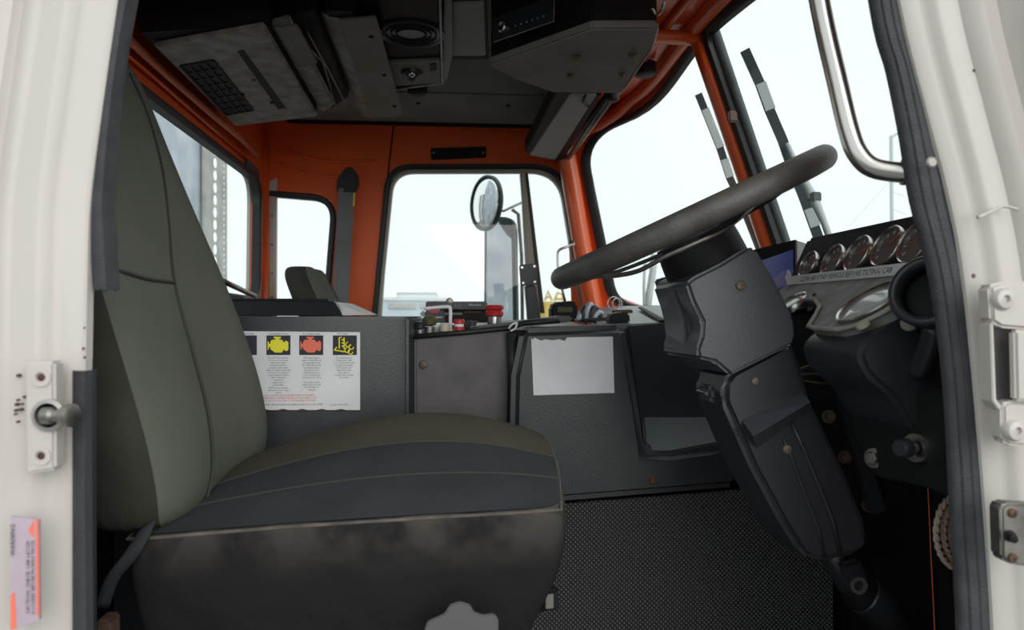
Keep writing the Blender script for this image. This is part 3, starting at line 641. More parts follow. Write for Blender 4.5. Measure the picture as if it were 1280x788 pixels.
bolt(ec, P(815,601,1.579), (0,-1,0), .009, 'rust', 'bolt')
bm = B(); prism(bm, [P(560,641,1.595), P(700,631,1.595), P(926,613,1.595), P(1042,604,1.595), P(1042,960,1.595), P(560,960,1.595)], (0,.016,0), .002)
obj('rubber_mat', bm, 'mat', kind=None, label='black studded rubber mat covering the side of the engine tunnel', cat='mat')
# passenger side dash top
pd_ = thing('passenger_dash', 'grey topped passenger side dash shelf between engine cover and windscreen', 'dash', (.6, 2.4, .5))
bm = B(); prism(bm, [P(745,407.5,1.75), P(858,401.8,1.75), P(985,397,1.75), Vector((.80,2.45,.885)), Vector((.62,2.80,.885)), P(738,386,2.75)], (0,0,-.04), .004); dt = obj('dash_top', bm, 'vinyl_light', pd_, 'auto', label='grey ribbed top surface')
bm = B(); prism(bm, [(.42,2.24,.30),(.80,2.24,.30),(.78,2.5,.30),(.62,2.82,.30),(.45,2.82,.30)], (0,0,.50), .01); obj('dash_body', bm, 'vinyl', pd_, 'auto')
bm = B(); prism(bm, [P(798,386,2.35), P(803,386,2.35), P(833,403,1.75), P(824,403.5,1.75)], (0,0,.006), .001); obj('dash_slot', bm, 'black', dt)
# documents tray and paper
tr = thing('document_tray', 'long black open tray lying on the engine cover behind the driver seat', 'tray', (-.4, 1.9, .848))
bm = B(); prism(bm, [(XR+.03,1.72,.848), (P(428,395,1.72).x,1.72,.848), (P(418,377,1.76).x,1.76,P(418,377,1.76).z), (XR+.03,1.76,P(418,377,1.76).z)], (0,.35,0), .003); obj('tray_body', bm, 'plastic', tr, 'auto')
bm = B(); box(bm, XR+.05, P(418,377,1.76).x-.02, 1.79, 2.06, .884, .890, 0); obj('tray_floor', bm, 'black', tr)
bm = B(); prism(bm, [P(421,378,1.80), P(456,394,1.72), P(428,394.5,1.72)], (0,.30,0), .001); obj('paper_folder', bm, 'paper', label='white paper folder leaning on the right end of the black tray', cat='folder')
# engine warning sheet
Ys = 1.618
def quad(u0, v0, u1, v1, Y): return [P(u0,v0,Y), P(u1,v0,Y), P(u1,v1,Y), P(u0,v1,Y)]
ws = thing('warning_sheet', 'white warning sheet with yellow and red engine symbols on the engine cover', 'notice', tuple(P(370,513,1.615)))
edge = [(262,414)]+[(450,415.5),(450,513)]+[(450-8*k, 513-(1.6 if k % 3 == 0 else 0)) for k in range(1, 23)]+[(262,513)]
bm = B(); prism(bm, [P(u, v, Ys) for u, v in edge], (0,.002,0)); sh = obj('sheet', bm, 'paper', ws)
bm = B(); tube(bm, [P(450-8*k, 513.4, Ys-.0003) for k in range(0, 20)], .0010, 5); obj('rust_edge', bm, 'rust', ws)
EX, EZ = Vector((1,0,0)), Vector((0,0,1))
def pxl(n, Y=Ys): return n*Y/FPX
ENG = [(0,.30),(.05,.30),(.05,.42),(.13,.42),(.13,.30),(.20,.20),(.36,.20),(.36,.12),(.28,.12),(.28,.03),(.62,.03),(.62,.12),(.54,.12),(.54,.20),(.66,.20),(.74,.34),(.80,.34),(.80,.27),(.90,.27),(.96,.35),(.96,.76),(.90,.84),(.80,.84),(.80,.76),(.72,.80),(.66,.93),(.34,.93),(.24,.84),(.13,.74),(.13,.62),(.05,.62),(.05,.76),(0,.76)]
for u0, kind in ((291,'c'),(333,'y'),(374,'r'),(416,'t')):
    bm = B(); prism(bm, quad(u0,419.5,u0+30,444,Ys-.0004), (0,.0004,0)); ic = obj('symbol_panel', bm, 'ink', ws, label={'c':'dark symbol half hidden by the backrest','y':'yellow engine symbol','r':'red engine symbol','t':'yellow exhaust filter symbol'}[kind])
    if kind in 'yr':
        bm = B(); prism(bm, [P(u0+1.5+27*a, 420.5+22*b, Ys-.001) for a, b in ENG], (0,.0005,0)); obj('engine_symbol', bm, 'yellow' if kind == 'y' else 'coral', ic)
    elif kind == 't':
        bm = B()
        for a in ([(424,436),(424,422),(427,422)],[(427,425),(430,425)],[(427,429),(430,429)],[(427,433),(430,433)],[(430,422),(430,436)],[(418,438),(431,440)],[(418,438),(421,434)]): tube(bm, [P(u, v, Ys-.001) for u, v in a], .0016, 6)
        for cu, cv in ((435,431),(439,434),(434,438),(438,440)):
            tube(bm, [P(cu+3*math.cos(k), cv+3*math.sin(k), Ys-.001) for k in [2*PI*i/12 for i in range(10)]], .0013, 6)
        obj('filter_symbol', bm, 'yellow', ic)
def block(lines, uc, v0, step, size, m='ink', align='CENTER'):
    bm = B()
    t_ = text('\n'.join(lines), P(uc, v0, Ys-.0005), EX, EZ, size, 0, align, step/(size*FPX/Ys))
    obj('print', t_, m, ws)
sz = pxl(3.3)
for s, u in (('Stop Engine Lamp', 306), ('Check Engine Lamp', 348), ('Stop Engine Lamp', 389), ('DPF Lamp', 428)): block([s], u, 418.3, 3, pxl(3.0))
block(['The DPF light will flash','for five hours if regen','was not possible','when the vehicle is','operating with engine','faults. A parked regen will','be active. The operator','should always perform','this in a location','away from','equipment or','combustibles'], 348, 448.5, 3.0, pxl(2.7))
block(['DPF can be cleaned','with the service regen','switch'], 348, 486, 3.0, pxl(2.8))
block(['DPF fully plugged.','Engine shutdown will','automatically occur.','The DPF will need to','be cleaned using','the service tool.','Vehicle may need','to be serviced and','returned to the shop','','The engine power','will be reduced until','the DPF filter is','changed'], 389.5, 448.5, 3.0, pxl(2.7))
block(['The High Exhaust','Temperature light','is on. Temperature will','be high. Keep away','from people and','flammable items','until regen is','completed and temps','drop below'], 430, 448.5, 3.0, pxl(2.7))
block(['NEVER SHUT DOWN AN ENGINE DURING A REGEN','ALWAYS PERFORM A PARKED REGEN IF THE LAMP IS ON','FAILURE TO DO SO MAY RESULT IN ENGINE DAMAGE'], 356, 495.5, 3.2, pxl(3.0), 'ink_red')
block(['NOTICE: KEEP THIS INFORMATION LABEL IN VEHICLE AT ALL TIMES','                    '], 362, 507, 3.2, pxl(2.6)); block(['Part No. 8234-1100'], 424, 507, 3, pxl(2.6))
# blank white card with torn top
pts = [(664,422.5),(666,425),(668,422.5),(672,424),(676,426),(682,424.5),(690,425.5),(700,424.5),(706,426.5),(709,422),(766,421),(768,491.5),(667,494.5)]
bc = thing('blank_card', 'blank white card with torn top edge on the front of the engine cover', 'card', tuple(P(716,494,1.577)))
bm = B(); prism(bm, [P(u, v, 1.577) for u, v in pts], (0,.003,0)); obj('card', bm, 'paper', bc)
bm = B(); tube(bm, [P(667,494.8,1.577), P(768,491.8,1.577)], .0012, 5); obj('rust_edge', bm, 'taupe', bc)
# ------------------------------------------------------------------ things on the control deck
def deckz(x, Y): return za0+.002+(Y-1.662)/.638*.018+(x-xa)/(P(740,400,1.66).x-xa)*.02
def onto(u, Y): q = P(u, 400, Y); return Vector((q.x, Y, deckz(q.x, Y)))
def knob(name, u, Y, prof, m, label, cat='knob', lean=(0,0,1), stem=None, group=None):
    q = onto(u, Y); t = thing(name, label, cat, tuple(q), group)
    if stem: bm = B(); lathe(bm, q+Vector((0,0,-.001)), lean, [(stem[0],0),(stem[0],stem[1])], 14); obj('stem', bm, 'dull', t, 'auto')
    bm = B(); lathe(bm, q, lean, prof, 22); obj('cap', bm, m, t, 'auto'); return t, q
knob('toggle_knob', 525, 1.70, [(.008,.012),(.013,.014),(.014,.024),(.010,.030),(0,.031)], 'plastic', 'small black round knob at the left end of the control deck', stem=(.011,.012))
knob('toggle_knob', 537, 1.715, [(.007,.018),(.016,.022),(.018,.034),(.012,.042),(0,.043)], 'olivecap', 'olive coloured mushroom knob with black base', stem=(.013,.018))
knob('toggle_knob', 556, 1.69, [(.010,.004),(.012,.006),(.012,.020),(.009,.025),(0,.025)], 'cream', 'short cream coloured knob in a metal collar', stem=(.013,.006))
t, q = knob('air_valve_knob', 574, 1.69, [(.008,.004),(.013,.006),(.013,.013),(.010,.015)], 'red', 'small red and white push pull knob on the control deck')
bm = B(); lathe(bm, q, (0,0,1), [(.0105,.014),(.0105,.021)], 20); obj('white_collar', bm, 'paper', t, 'auto')
bm = B(); lathe(bm, q, (0,0,1), [(.010,.020),(.013,.022),(.013,.029),(.010,.032),(0,.032)], 20); obj('upper_cap', bm, 'red', t, 'auto')
t, q = knob('air_valve_knob', 618, 1.80, [(.018,.030),(.022,.033),(.023,.041),(.018,.046),(.023,.049),(.024,.055),(.020,.059),(0,.060)], 'red', 'large red two tier knob on a chrome collar', stem=None)
bm = B(); lathe(bm, q, (0,0,1), [(.020,0),(.020,.006),(.018,.008),(.018,.031),(0,.031)], 22); obj('chrome_collar', bm, 'chrome', t, 'auto')
bm = B(); lathe(bm, onto(590,1.78), (0,0,1), [(.020,0),(.021,.012),(.017,.022),(0,.024)], 20); obj('valve_stem', bm, 'rubber', smooth='auto', label='black rubber capped valve stem between the two red knobs', cat='valve')
q = onto(602,1.76); bm = B(); box(bm, q.x-.013, q.x+.013, 1.75, 1.765, q.z, q.z+.018, .002); obj('data_tag', bm, 'alloy', label='small silver data tag standing beside the large red knob', cat='tag')
# white wire hoop guard
t = thing('lever_guard', 'white bent rod guard over the switches at the left of the control deck', 'guard', tuple(onto(545,1.70)))
bm = B(); tube(bm, smoothpath([onto(563,1.72)+Vector((0,0,-.002)), P(563,400,1.72), P(563,388,1.72), P(561,384,1.72), P(552,384,1.72), P(530,386,1.72)], 4), .0042, 8); obj('rod', bm, 'paper', t, True)
bm = B(); lathe(bm, P(562,377,1.725), (0,-1,0), [(.009,-.004),(.009,.004),(.004,.006),(0,.006)], 14); obj('pivot_nut', bm, 'dull', t, 'auto')
bm = B(); tube(bm, [P(562,377,1.725), P(563,386,1.722)], .003, 6); obj('pin', bm, 'dull', t)
# switch housing behind the guard
t = thing('switch_box', 'grey switch housing with a red rocker behind the white rod guard', 'switch', tuple(onto(543,1.85)))
def bx(parent, nm, u0, v0, u1, v1, Y, d, m, bev=.003): bm = B(); prism(bm, quad(u0,v0,u1,v1,Y), (0,d,0), bev); return obj(nm, bm, m, parent, 'auto')
z_ = onto(543,1.85).z; bx(t, 'housing', 531,388,556,P(0,0,1).x*0+404,1.83,.06,'plastic'); bx(t, 'red_rocker', 537,385,548,392,1.825,.02,'red',.002)
bx(t, 'side_lug', 525,389,532,396,1.84,.03,'dull',.004); bx(t, 'metal_strip', 534,396,553,398,1.825,.01,'alloy',.001)
# two way radio set
t = thing('two_way_radio', 'low black radio set lying behind the switches under the door window', 'radio', tuple(onto(580,2.0)))
bx(t, 'upper_case', 532,377,609,387,2.0,.12,'plastic'); bx(t, 'lower_case', 548,387,610,404,2.02,.12,'black'); bx(t, 'orange_strip', 580,389,602,391.5,2.015,.01,'rust',.001); bx(t, 'button_row', 556,391,578,394,2.015,.01,'grey_plate',.001)
obj('lettering', text('Motorline', P(586,382.5,1.9985), EX, EZ, .0085), 'paper', t)
for i in range(3): bx(t, 'slot', 569+i*3, 379, 570.5+i*3, 385, 1.9985, .003, 'grey_plate', 0)
# long black lever pouch / cover strip
bm = B(); prism(bm, [P(u, v, 1.66) for u, v in ((585,410),(600,407),(640,403),(700,395),(715,395),(717,402),(700,404.5),(640,409),(600,412))], (0,.06,0), .005); obj('flat_pouch', bm, 'vinyl', smooth='auto', label='long thin black pouch lying along the front edge of the control deck', cat='pouch')
bm = B(); tube(bm, smoothpath([P(636,411,1.63), P(640,406,1.625), P(646,404,1.625), P(644,411,1.628), P(638,414,1.63)], 3), .0025, 6); obj('torn_tape', bm, 'paper', smooth=True, label='torn scrap of pale tape where the two cover panels meet', cat='tape')
# mount post with plate
t = thing('device_mount', 'black square drilled mounting plate on a slanted post before the window', 'mount', tuple(onto(668,2.25)))
bm = B(); prism(bm, [P(656,356,2.25), P(670,356,2.25), P(677,404,2.25), P(660,404,2.25)], (0,.035,0), .005); obj('post', bm, 'plastic', t, 'auto')
bm = B(); prism(bm, [P(649,331,2.23), P(671,329,2.23), P(672,356,2.23), P(651,358,2.23)], (0,.012,0), .003); pl = obj('plate', bm, 'plastic', t, 'auto')
for du, dv in ((652.5,334.5),(668,333),(668.5,352.5),(654,354)): bm = B(); lathe(bm, P(du,dv,2.229), (0,-1,0), [(.004,0),(.004,.001),(0,.001)], 10); obj('screw', bm, 'chrome', pl)
# grab latch wire on the far pillar
bm = B(); tube(bm, smoothpath([P(716,305,2.78), P(708,309,2.74), P(699,313,2.74), P(697,322,2.74), P(699,345,2.74), P(706,375,2.76), P(708,385,2.80)], 4), .0052, 8); t = obj('bent_hook', bm, 'chrome', smooth=True, label='thin bent metal hook fixed to the far orange pillar', cat='hook')
bm = B(); lathe(bm, P(715,305,2.775), (-.3,-1,.1), [(.012,-.004),(.012,.004),(.006,.006),(0,.006)], 14); obj('hook_plate', bm, 'chrome', t, 'auto')
# black bag and small clutter at the right end of the deck
t = thing('key_pouch', 'small black pouch with a grey window below the thin hook', 'pouch', tuple(P(708,398,2.2)))
bm = B(); prism(bm, [P(u, v, 2.2) for u, v in ((689,402),(689,384),(694,378),(716,376),(722,380),(722,402))], (0,.07,0), .006); obj('pouch_body', bm, 'black', t, 'auto'); bx(t, 'window_panel', 697,384,716,391,2.195,.01,'olivecap',.002)
t = thing('work_glove', 'dark crumpled work glove lying beside the small black pouch', 'glove', tuple(P(736,402,1.95)))
for k, (u, v, du, dv) in enumerate(((724,401,3,-10),(728,401,3,-16),(732,401,5,-20),(737,401,6,-16),(742,401,6,-10))):
    bm = B(); tube(bm, smoothpath([P(u,v,1.95), P(u+du*.3,v+dv*.6,1.95), P(u+du,v+dv,1.96), P(u+du+4,v+dv*.8,1.97)], 3), .0085, 8); obj('finger', bm, 'vinyl' if k % 2 else 'steel', t, True)
bm = B(); prism(bm, [P(u, v, 1.94) for u, v in ((720,403),(724,396),(745,394),(762,399),(764,405))], (0,.06,0), .01); obj('palm', bm, 'vinyl', t, 'auto')
t = thing('key_ring', 'steel split ring with keys standing at the foot of the far pillar', 'key ring', tuple(P(768,392,2.3)))
q = P(767,380,2.3)
for k, (dx, r) in enumerate(((0,.023),(.012,.018))):
    bm = B(); tube(bm, [q+Vector((dx+r*math.cos(a)*.9, r*math.cos(a)*.2, r*math.sin(a))) for a in [2*PI*i/24 for i in range(24)]], .0018, 6, closed=True); obj('ring', bm, 'chrome', t, True)
bm = B(); prism(bm, [P(u, v, 2.28) for u, v in ((766,388),(790,387),(792,391),(768,393))], (0,.02,0), .002); obj('key', bm, 'rust', t)
bm = B(); prism(bm, [P(u, v, 1.80) for u, v in ((762,394),(776,390),(787,392),(788,404),(762,405))], (0,.05,0), .004); obj('connector_block', bm, 'plastic', smooth='auto', label='black plastic connector block on the passenger side dash edge', cat='connector')
# small camera on the passenger dash beyond the column
t = thing('dash_sensor', 'small black dash unit on a triangular foot left of the steering column', 'sensor', tuple(P(842,393,1.9)))
bm = B(); prism(bm, [P(u, v, 1.9) for u, v in ((825,349),(838,345),(850,350),(850,362),(829,363))], (0,.06,0), .004); obj('head', bm, 'black', t, 'auto')
bm = B(); prism(bm, [P(u, v, 1.92) for u, v in ((841,364),(852,362),(852,398),(834,399))], (0,.04,0), .003); obj('foot', bm, 'plastic', t, 'auto')
# ================================================================== STEERING
WC = Vector((.398, 1.2, 1.012)); TH = math.radians(25.2)
WN = Vector((-math.sin(TH), .0, math.cos(TH))); WX = Vector((math.cos(TH), 0, math.sin(TH))); WY = Vector((0,1,0))
def wp(r, a, h=0): return WC+WX*r*math.cos(a)+WY*r*math.sin(a)+WN*h
sw = thing('steering_wheel', 'large dark rubber rimmed steering wheel seen almost edge on', 'steering wheel', tuple(WC))
bm = B(); tube(bm, [wp(.2330, 2*PI*i/72) for i in range(72)], (.0200,.0195), 18, closed=True); obj('rim', bm, 'wheel', sw, True)
for a in (0, PI, PI*.5, PI*1.5):
    bm = B(); ribbon(bm, smoothpath([wp(.238,a,-.006), wp(.20,a,-.018), wp(.14,a,-.030), wp(.05,a,-.036)], 4), WN.cross(wp(1,a)-WC), .030, .006); obj('spoke', bm, 'black', sw, 'auto')
bm = B(); tube(bm, smoothpath([P(752,346,1.19), P(775,344,1.16), P(800,338,1.13), P(830,322,1.10), P(866,306,1.085), P(900,290,1.09), P(930,268,1.11), P(958,242,1.15), P(988,226,1.19)], 5), (.0052,.0040), 8); obj('horn_bar', bm, 'dull', sw, True, label='thin curved metal bar under the rim')
bm = B(); ring_lathe(bm, WC+WN*-.012, WN, [(.236,-.004),(.240,0),(.236,.004),(.228,.002),(.228,-.002)], 56); obj('backing_ring', bm, 'black', sw, 'auto')
bm = B(); lathe(bm, WC, WN, [(.050,-.034),(.050,-.020),(.035,-.014),(0,-.014)], 36); obj('hub', bm, 'shroud', sw, 'auto')
stc = thing('steering_column', 'long charcoal plastic steering column shroud running down to the floor', 'steering column', tuple(WC+Vector((.25,0,-.55))))
bm = B(); lathe(bm, WC, WN, [(.072,-.200),(.077,-.150),(.079,-.118),(.076,-.115),(.075,-.090),(.072,-.087),(.070,-.055),(.067,-.030),(0,-.030)], 40); obj('column_boot', bm, 'black', stc, 'auto', label='black stepped rubber collar under the wheel')
Y1 = 1.108
up = [(858,354),(868,346),(900,330),(936,308),(946,311),(972,355),(993,398),(995,425),(990,432),(914,470),(903,461),(894,453),(874,449),(871,438),(877,420),(878,402),(866,378)]
bm = B(); prism(bm, [P(u, v, Y1) for u, v in up], (-.012,.15,0), .008, 3); us = obj('upper_shroud', bm, 'shroud', stc, 'auto', label='charcoal upper shroud half with a brass screw')
bm = B(); prism(bm, [P(u, v, Y1+.05) for u, v in ((842,358),(856,352),(880,400),(878,446),(858,446),(853,402))], (0,.11,0), .008, 3); obj('upper_shroud', bm, 'shroud', stc, 'auto', label='rear half of the upper shroud')
screw(us, P(926,357,Y1-.001), (0,-1,0), .0082)
lowp = [(905,478),(915,464),(990,424),(1003,455),(1015,500),(1040,552),(1062,598),(1083,650),(1089,682),(1078,694),(1040,702),(1016,703),(1002,694),(975,650),(940,585),(916,530),(904,503)]
bm = B(); prism(bm, [P(u, v, Y1+.018) for u, v in lowp], (-.012,.11,0), .014, 3); ls = obj('lower_shroud', bm, 'plastic', stc, 'auto', label='long black tapering lower shroud')
bm = B(); tube(bm, [P(u, v, Y1+.019) for u, v in ((978,548),(990,575),(1006,620),(1022,660),(1030,697))], (.005,.003), 8); tube(bm, [P(u, v, Y1+.019) for u, v in ((989,530),(1003,560),(1022,605),(1040,650),(1050,694))], (.006,.004), 8); obj('moulded_rib', bm, 'plastic', ls, True)
bm = B(); prism(bm, [P(u, v, Y1+.05) for u, v in ((882,486),(896,480),(912,484),(918,500),(905,510),(884,500))], (0,.06,0), .008); obj('clamp_lug', bm, 'plastic', stc, 'auto')
screw(ls, P(944,477,Y1+.017), (0,-1,0), .0065); screw(ls, P(984,562,Y1+.017), (0,-1,0), .0075)
bm = B(); Ya, Yb = Y1+.022, Y1-.022
vs_ = [bm.verts.new(P(u, v, y)) for u, v, y in ((926,524,Ya),(1002,489,Ya),(1013,503,Yb),(942,546,Yb),(1006,520,Ya),(946,562,Ya))]
for q in ((0,1,2,3),(3,2,4,5),(0,3,5),(1,4,2),(0,5,4,1)): bm.faces.new([vs_[k] for k in q])
obj('tilt_handle', bm, 'shroud', stc, 'auto', label='angular pull handle on the lower shroud')
sh = thing('steering_shaft', 'greasy steering shaft with universal joint below the column', 'shaft', tuple(P(1110,788,1.25)))
def seg_(nm, u0, v0, u1, v1, r, m, Y=1.24, rr=None):
    a, b = P(u0,v0,Y), P(u1,v1,Y); bm = B(); L = (b-a).length; lathe(bm, a, b-a, [(r*.85,0),(r,L*.1),(r,L*.85),((rr or r)*.9,L),(0,L)], 20); return obj(nm, bm, m, sh, 'auto')
seg_('shaft_tube', 1040,690,1068,735,.026,'plastic'); seg_('yoke', 1062,712,1082,752,.033,'black'); seg_('joint_ring', 1078,742,1104,760,.036,'plastic'); seg_('lower_yoke', 1092,752,1120,785,.034,'black'); seg_('lower_shaft', 1105,765,1150,860,.030,'black')
bm = B(); prism(bm, [P(1052,705,1.195), P(1076,700,1.195), P(1088,728,1.195), P(1086,745,1.195), P(1070,748,1.195), P(1060,735,1.195)], (0,.02,0), .006); yk = obj('yoke_ear', bm, 'plastic', sh, 'auto')
bm = B(); ring_lathe(bm, P(1073,732,1.194), (0,-1,0), [(.015,0),(.015,.003),(.009,.003),(.009,0)], 20); obj('bearing_cap', bm, 'lever', yk, 'auto')
# ================================================================== DASHBOARD
da = thing('dashboard', 'black dashboard with round gauges and a speckled grey sloping panel', 'dashboard', (.7, 1.15, .6))
def lprof(bm, prof, y0, y1, bev=.006): return prism(bm, [(x, y0, z) for x, z in prof], (0, y1-y0, 0), bev)
bm = B(); lprof(bm, [(.692,.918),(.735,1.008),(.752,1.012),(.80,.985),(.86,.95),(.86,.66),(.72,.66)], .945, 1.44); obj('gauge_hood', bm, 'black', da, 'auto')
def pl(s, Y, off=0):   # sloping plate: s 0 (top) .. 1 (front lip)
    q = Vector((.690,Y,.920)).lerp(Vector((.560,Y,.828)), s); return q+Vector((-.578,0,.816))*off
pts = [pl(0,.935),pl(.45,.938),pl(.72,.945),pl(.92,.965),pl(1,.995),pl(1,1.06),pl(.97,1.095),pl(.78,1.12),pl(.62,1.145),pl(.50,1.19),pl(.46,1.26),pl(.60,1.36),pl(.62,1.42),pl(0,1.42)]
bm = B(); prism(bm, pts, Vector((.0116,0,-.0163)), .002); sp_ = obj('sloping_panel', bm, 'aged_plate', da, 'auto', label='speckled worn grey instrument plate')
bm = B(); tube(bm, [p+Vector((-.003,0,.001)) for p in pts[1:12]], .0036, 8); obj('plate_rim', bm, 'taupe', sp_, True, label='rubbed rusty rim of the plate')
kb = [(p.x, p.z) for p in smoothpath([Vector((x,0,z)) for x, z in ((.690,.900),(.620,.850),(.566,.818),(.552,.795),(.566,.765),(.600,.735),(.632,.690),(.70,.66),(.78,.70),(.78,.84))], 5, closed=True)]
bm = B(); lprof(bm, kb, .935, 1.10, .012); obj('knee_bolster', bm, 'plastic', da, 'auto')
bm = B(); lprof(bm, [(.685,.90),(.66,.86),(.70,.72),(.80,.70),(.82,.9)], 1.10, 1.42, .006); obj('recess_back', bm, 'black', da, 'auto')
bm = B(); prism(bm, [PX(u, v, .632) for u, v in ((1058,486),(1192,486),(1192,624),(1150,608),(1092,596),(1066,540))], (.16,0,0), .004); lb = obj('lower_box', bm, 'black', da, 'auto', label='flat black box under the dashboard')
for u, v in ((1060,479),(1114,480)): bolt(da, PX(u,v,.625), (-1,-.25,.1), .0085, 'tanbolt')
bolt(lb, PX(1092,573,.630), (-1,-.5,.1), .012, 'dull')
PD = Vector((.402,0,.915)); PN = Vector((-.915,0,.402))
for k, (u, v, r) in enumerate(((1017,335,.029),(1047,330,.0325),(1077,322,.035),(1112,313,.037),(1147,308,.037))):
    q = PX(u, v, .711); s = (q.z+.004-.918)/.09; c = Vector((.692+.043*s, q.y, .918+.09*s))+PN*.002
    g = B(); ring_lathe(g, c, PN, [(r,-.004),(r,.006),(r*.96,.008),(r*.90,.006),(r*.90,-.004)], 32); bz = obj('gauge', g, 'chrome', da, 'auto', label='round dial gauge with chrome bezel')
    g = B(); lathe(g, c, PN, [(r*.91,-.002),(r*.91,.001),(0,.001)], 32); obj('dial', g, 'gauge', bz)
    g = B()
    for j in range(9):
        a = math.radians(-40+j*32.5); d = WY*math.cos(a)+PD*math.sin(a); ribbon(g, [c+PN*.0016+d*r*.62, c+PN*.0016+d*r*.78], PN.cross(d), .0014, .0006)
    a = math.radians(200-k*22); d = WY*math.cos(a)+PD*math.sin(a); obj('scale_marks', g, 'paper', bz)
    g = B(); ribbon(g, [c+PN*.003, c+PN*.003+d*r*.7], PN.cross(d), .003, .001); obj('needle', g, 'needle', bz)
def plgauge(u, v, r, nm, label):
    d = ray(u, v); t = 0
    n = Vector((-.578,0,.816)); o = pl(0,1); t = (o-CAM).dot(n)/d.dot(n); c = CAM+d*t
    g = B(); ring_lathe(g, c, n, [(r,-.003),(r,.006),(r*.96,.008),(r*.91,.006),(r*.91,-.003)], 44); bz = obj(nm, g, 'chrome', da, 'auto', label=label)
    g = B(); lathe(g, c, n, [(r*.92,.0),(r*.92,.004),(r*.5,.0055),(0,.006)], 40); obj('dial', g, 'lens', bz, True)
    return bz
plgauge(1089,381,.052,'speedometer','large oval looking glazed dial with chrome rim'); plgauge(990,382,.034,'small_gauge','small chrome rimmed dial half hidden by the column')
for u, v in ((1063,378),(1012,387),(1018,369)):
    n = Vector((-.578,0,.816)); d = ray(u, v); c = CAM+d*((pl(0,1)-CAM).dot(n)/d.dot(n)); bolt(sp_, c, n, .0035, 'rust', 'screw')
bm = B(); d = ray(1101,402)
lathe(bm, pl(.93,.955), Vector((-.578,0,.816)), [(.010,0),(.010,.004),(.006,.007),(0,.008)], 16); obj('warning_lamp', bm, 'taupe', sp_, 'auto')
# label strip
NP = Vector((-.578,0,.816)); UPP = Vector((.816,0,.578))
a, b2 = pl(.12,1.36,.002), pl(.12,1.0,.002); UPP = Vector((.30,0,.954)); NP = Vector((-.954,0,.30))
lab = thing('tilting_label', 'white lettered label strip stuck along the dashboard below the gauges', 'label', tuple(a))
LW = .019
bm = B(); prism(bm, [a, b2, b2+UPP*LW, a+UPP*LW], -NP*.001); obj('strip', bm, 'paper', lab)
bm = B(); ribbon(bm, [a+UPP*.010, a+Vector((0,.03,.008)), a+Vector((.01,.06,.022)), a+Vector((.015,.075,.024))], UPP, .018, .001); obj('peeled_end', bm, 'paper', lab, label='curled loose end of the strip')
obj('print', text('CLEAR AROUND VEHICLE BEFORE TILTING CAB', a+UPP*.005+Vector((0,-.006,0)), (0,-1,0), UPP, .0138, .0004), 'ink', lab)
# monitor
mo = thing('camera_monitor', 'small black monitor with a dark blue lit screen between column and gauges', 'monitor', tuple(P(980,372,1.58)))
F = [P(934,315,1.60), P(996,300,1.50), P(996,352,1.50), P(934,388,1.60)]
bm = B(); prism(bm, F, (.07,.08,0), .003); obj('case', bm, 'grey_plate', mo, 'auto', label='pale grey side case')
F2 = [p+Vector((-.006,-.006,0)) for p in F]; bm = B(); prism(bm, F2, (.006,.006,0), .001); bz = obj('bezel', bm, 'black', mo)
def fl(a, b): return F[0].lerp(F[1], a).lerp(F[3].lerp(F[2], a), b)+Vector((-.0066,-.0066,0))
bm = B(); prism(bm, [fl(.05,.25), fl(.96,.22), fl(.96,.95), fl(.05,.95)], (.0006,.0006,0)); scn = obj('screen', bm, 'screen', mo, label='dark blue lit screen')
bm = B(); prism(bm, [fl(.45,.72)+Vector((-.0006,-.0006,0)), fl(.75,.62)+Vector((-.0006,-.0006,0)), fl(.96,.68)+Vector((-.0006,-.0006,0)), fl(.96,.95)+Vector((-.0006,-.0006,0)), fl(.35,.95)+Vector((-.0006,-.0006,0))], (.0003,.0003,0)); obj('picture_patch', bm, 'screen2', scn)
bm = B(); box(bm, .80, .88, 1.60, 1.66, .66, .93, .004); obj('bracket', bm, 'black', mo)
# round vent at the door end
c = P(1160,364,.885); av = thing('air_vent', 'round black swivelling air vent beside the door seal in front of the gauges', 'vent', tuple(c)); ax = Vector((-.80,-.52,.30)).normalized()
bm = B(); ring_lathe(bm, c, ax, [(.047,-.02),(.049,.004),(.045,.010),(.037,.008),(.035,-.02)], 36); obj('outer_ring', bm, 'plastic', av, True)
bm = B(); lathe(bm, c, ax, [(.030,-.06),(.044,-.022),(.030,-.016),(0,-.016)], 32); obj('vent_body', bm, 'black', av, True)
bm = B(); tube(bm, smoothpath([c+Vector((.01,.0,-.045)), c+Vector((.015,.02,-.075)), c+Vector((.02,.05,-.11))], 4), .014, 12); obj('vent_stalk', bm, 'plastic', av, True)
bm = B(); lathe(bm, P(1138,404,.93), (-.8,-.5,.3), [(.012,0),(.012,.004),(.007,.007),(0,.008)], 16); obj('stalk_clip', bm, 'taupe', av, 'auto')
# knob under the dash
c = PX(1150,560,.630); kn = thing('choke_knob', 'black pull knob with a bright chrome collar under the dashboard', 'knob', tuple(c)); ax = Vector((-.95,-.3,.05))
bm = B(); lathe(bm, c, ax, [(.021,-.004),(.021,.006),(.019,.010),(.012,.010),(.012,0),(0,0)], 28); obj('collar', bm, 'chrome', kn, 'auto')
bm = B(); lathe(bm, c, ax, [(.009,0),(.009,.020),(.013,.024),(.013,.036),(.010,.040),(0,.040)], 24); obj('knob_cap', bm, 'plastic', kn, 'auto')
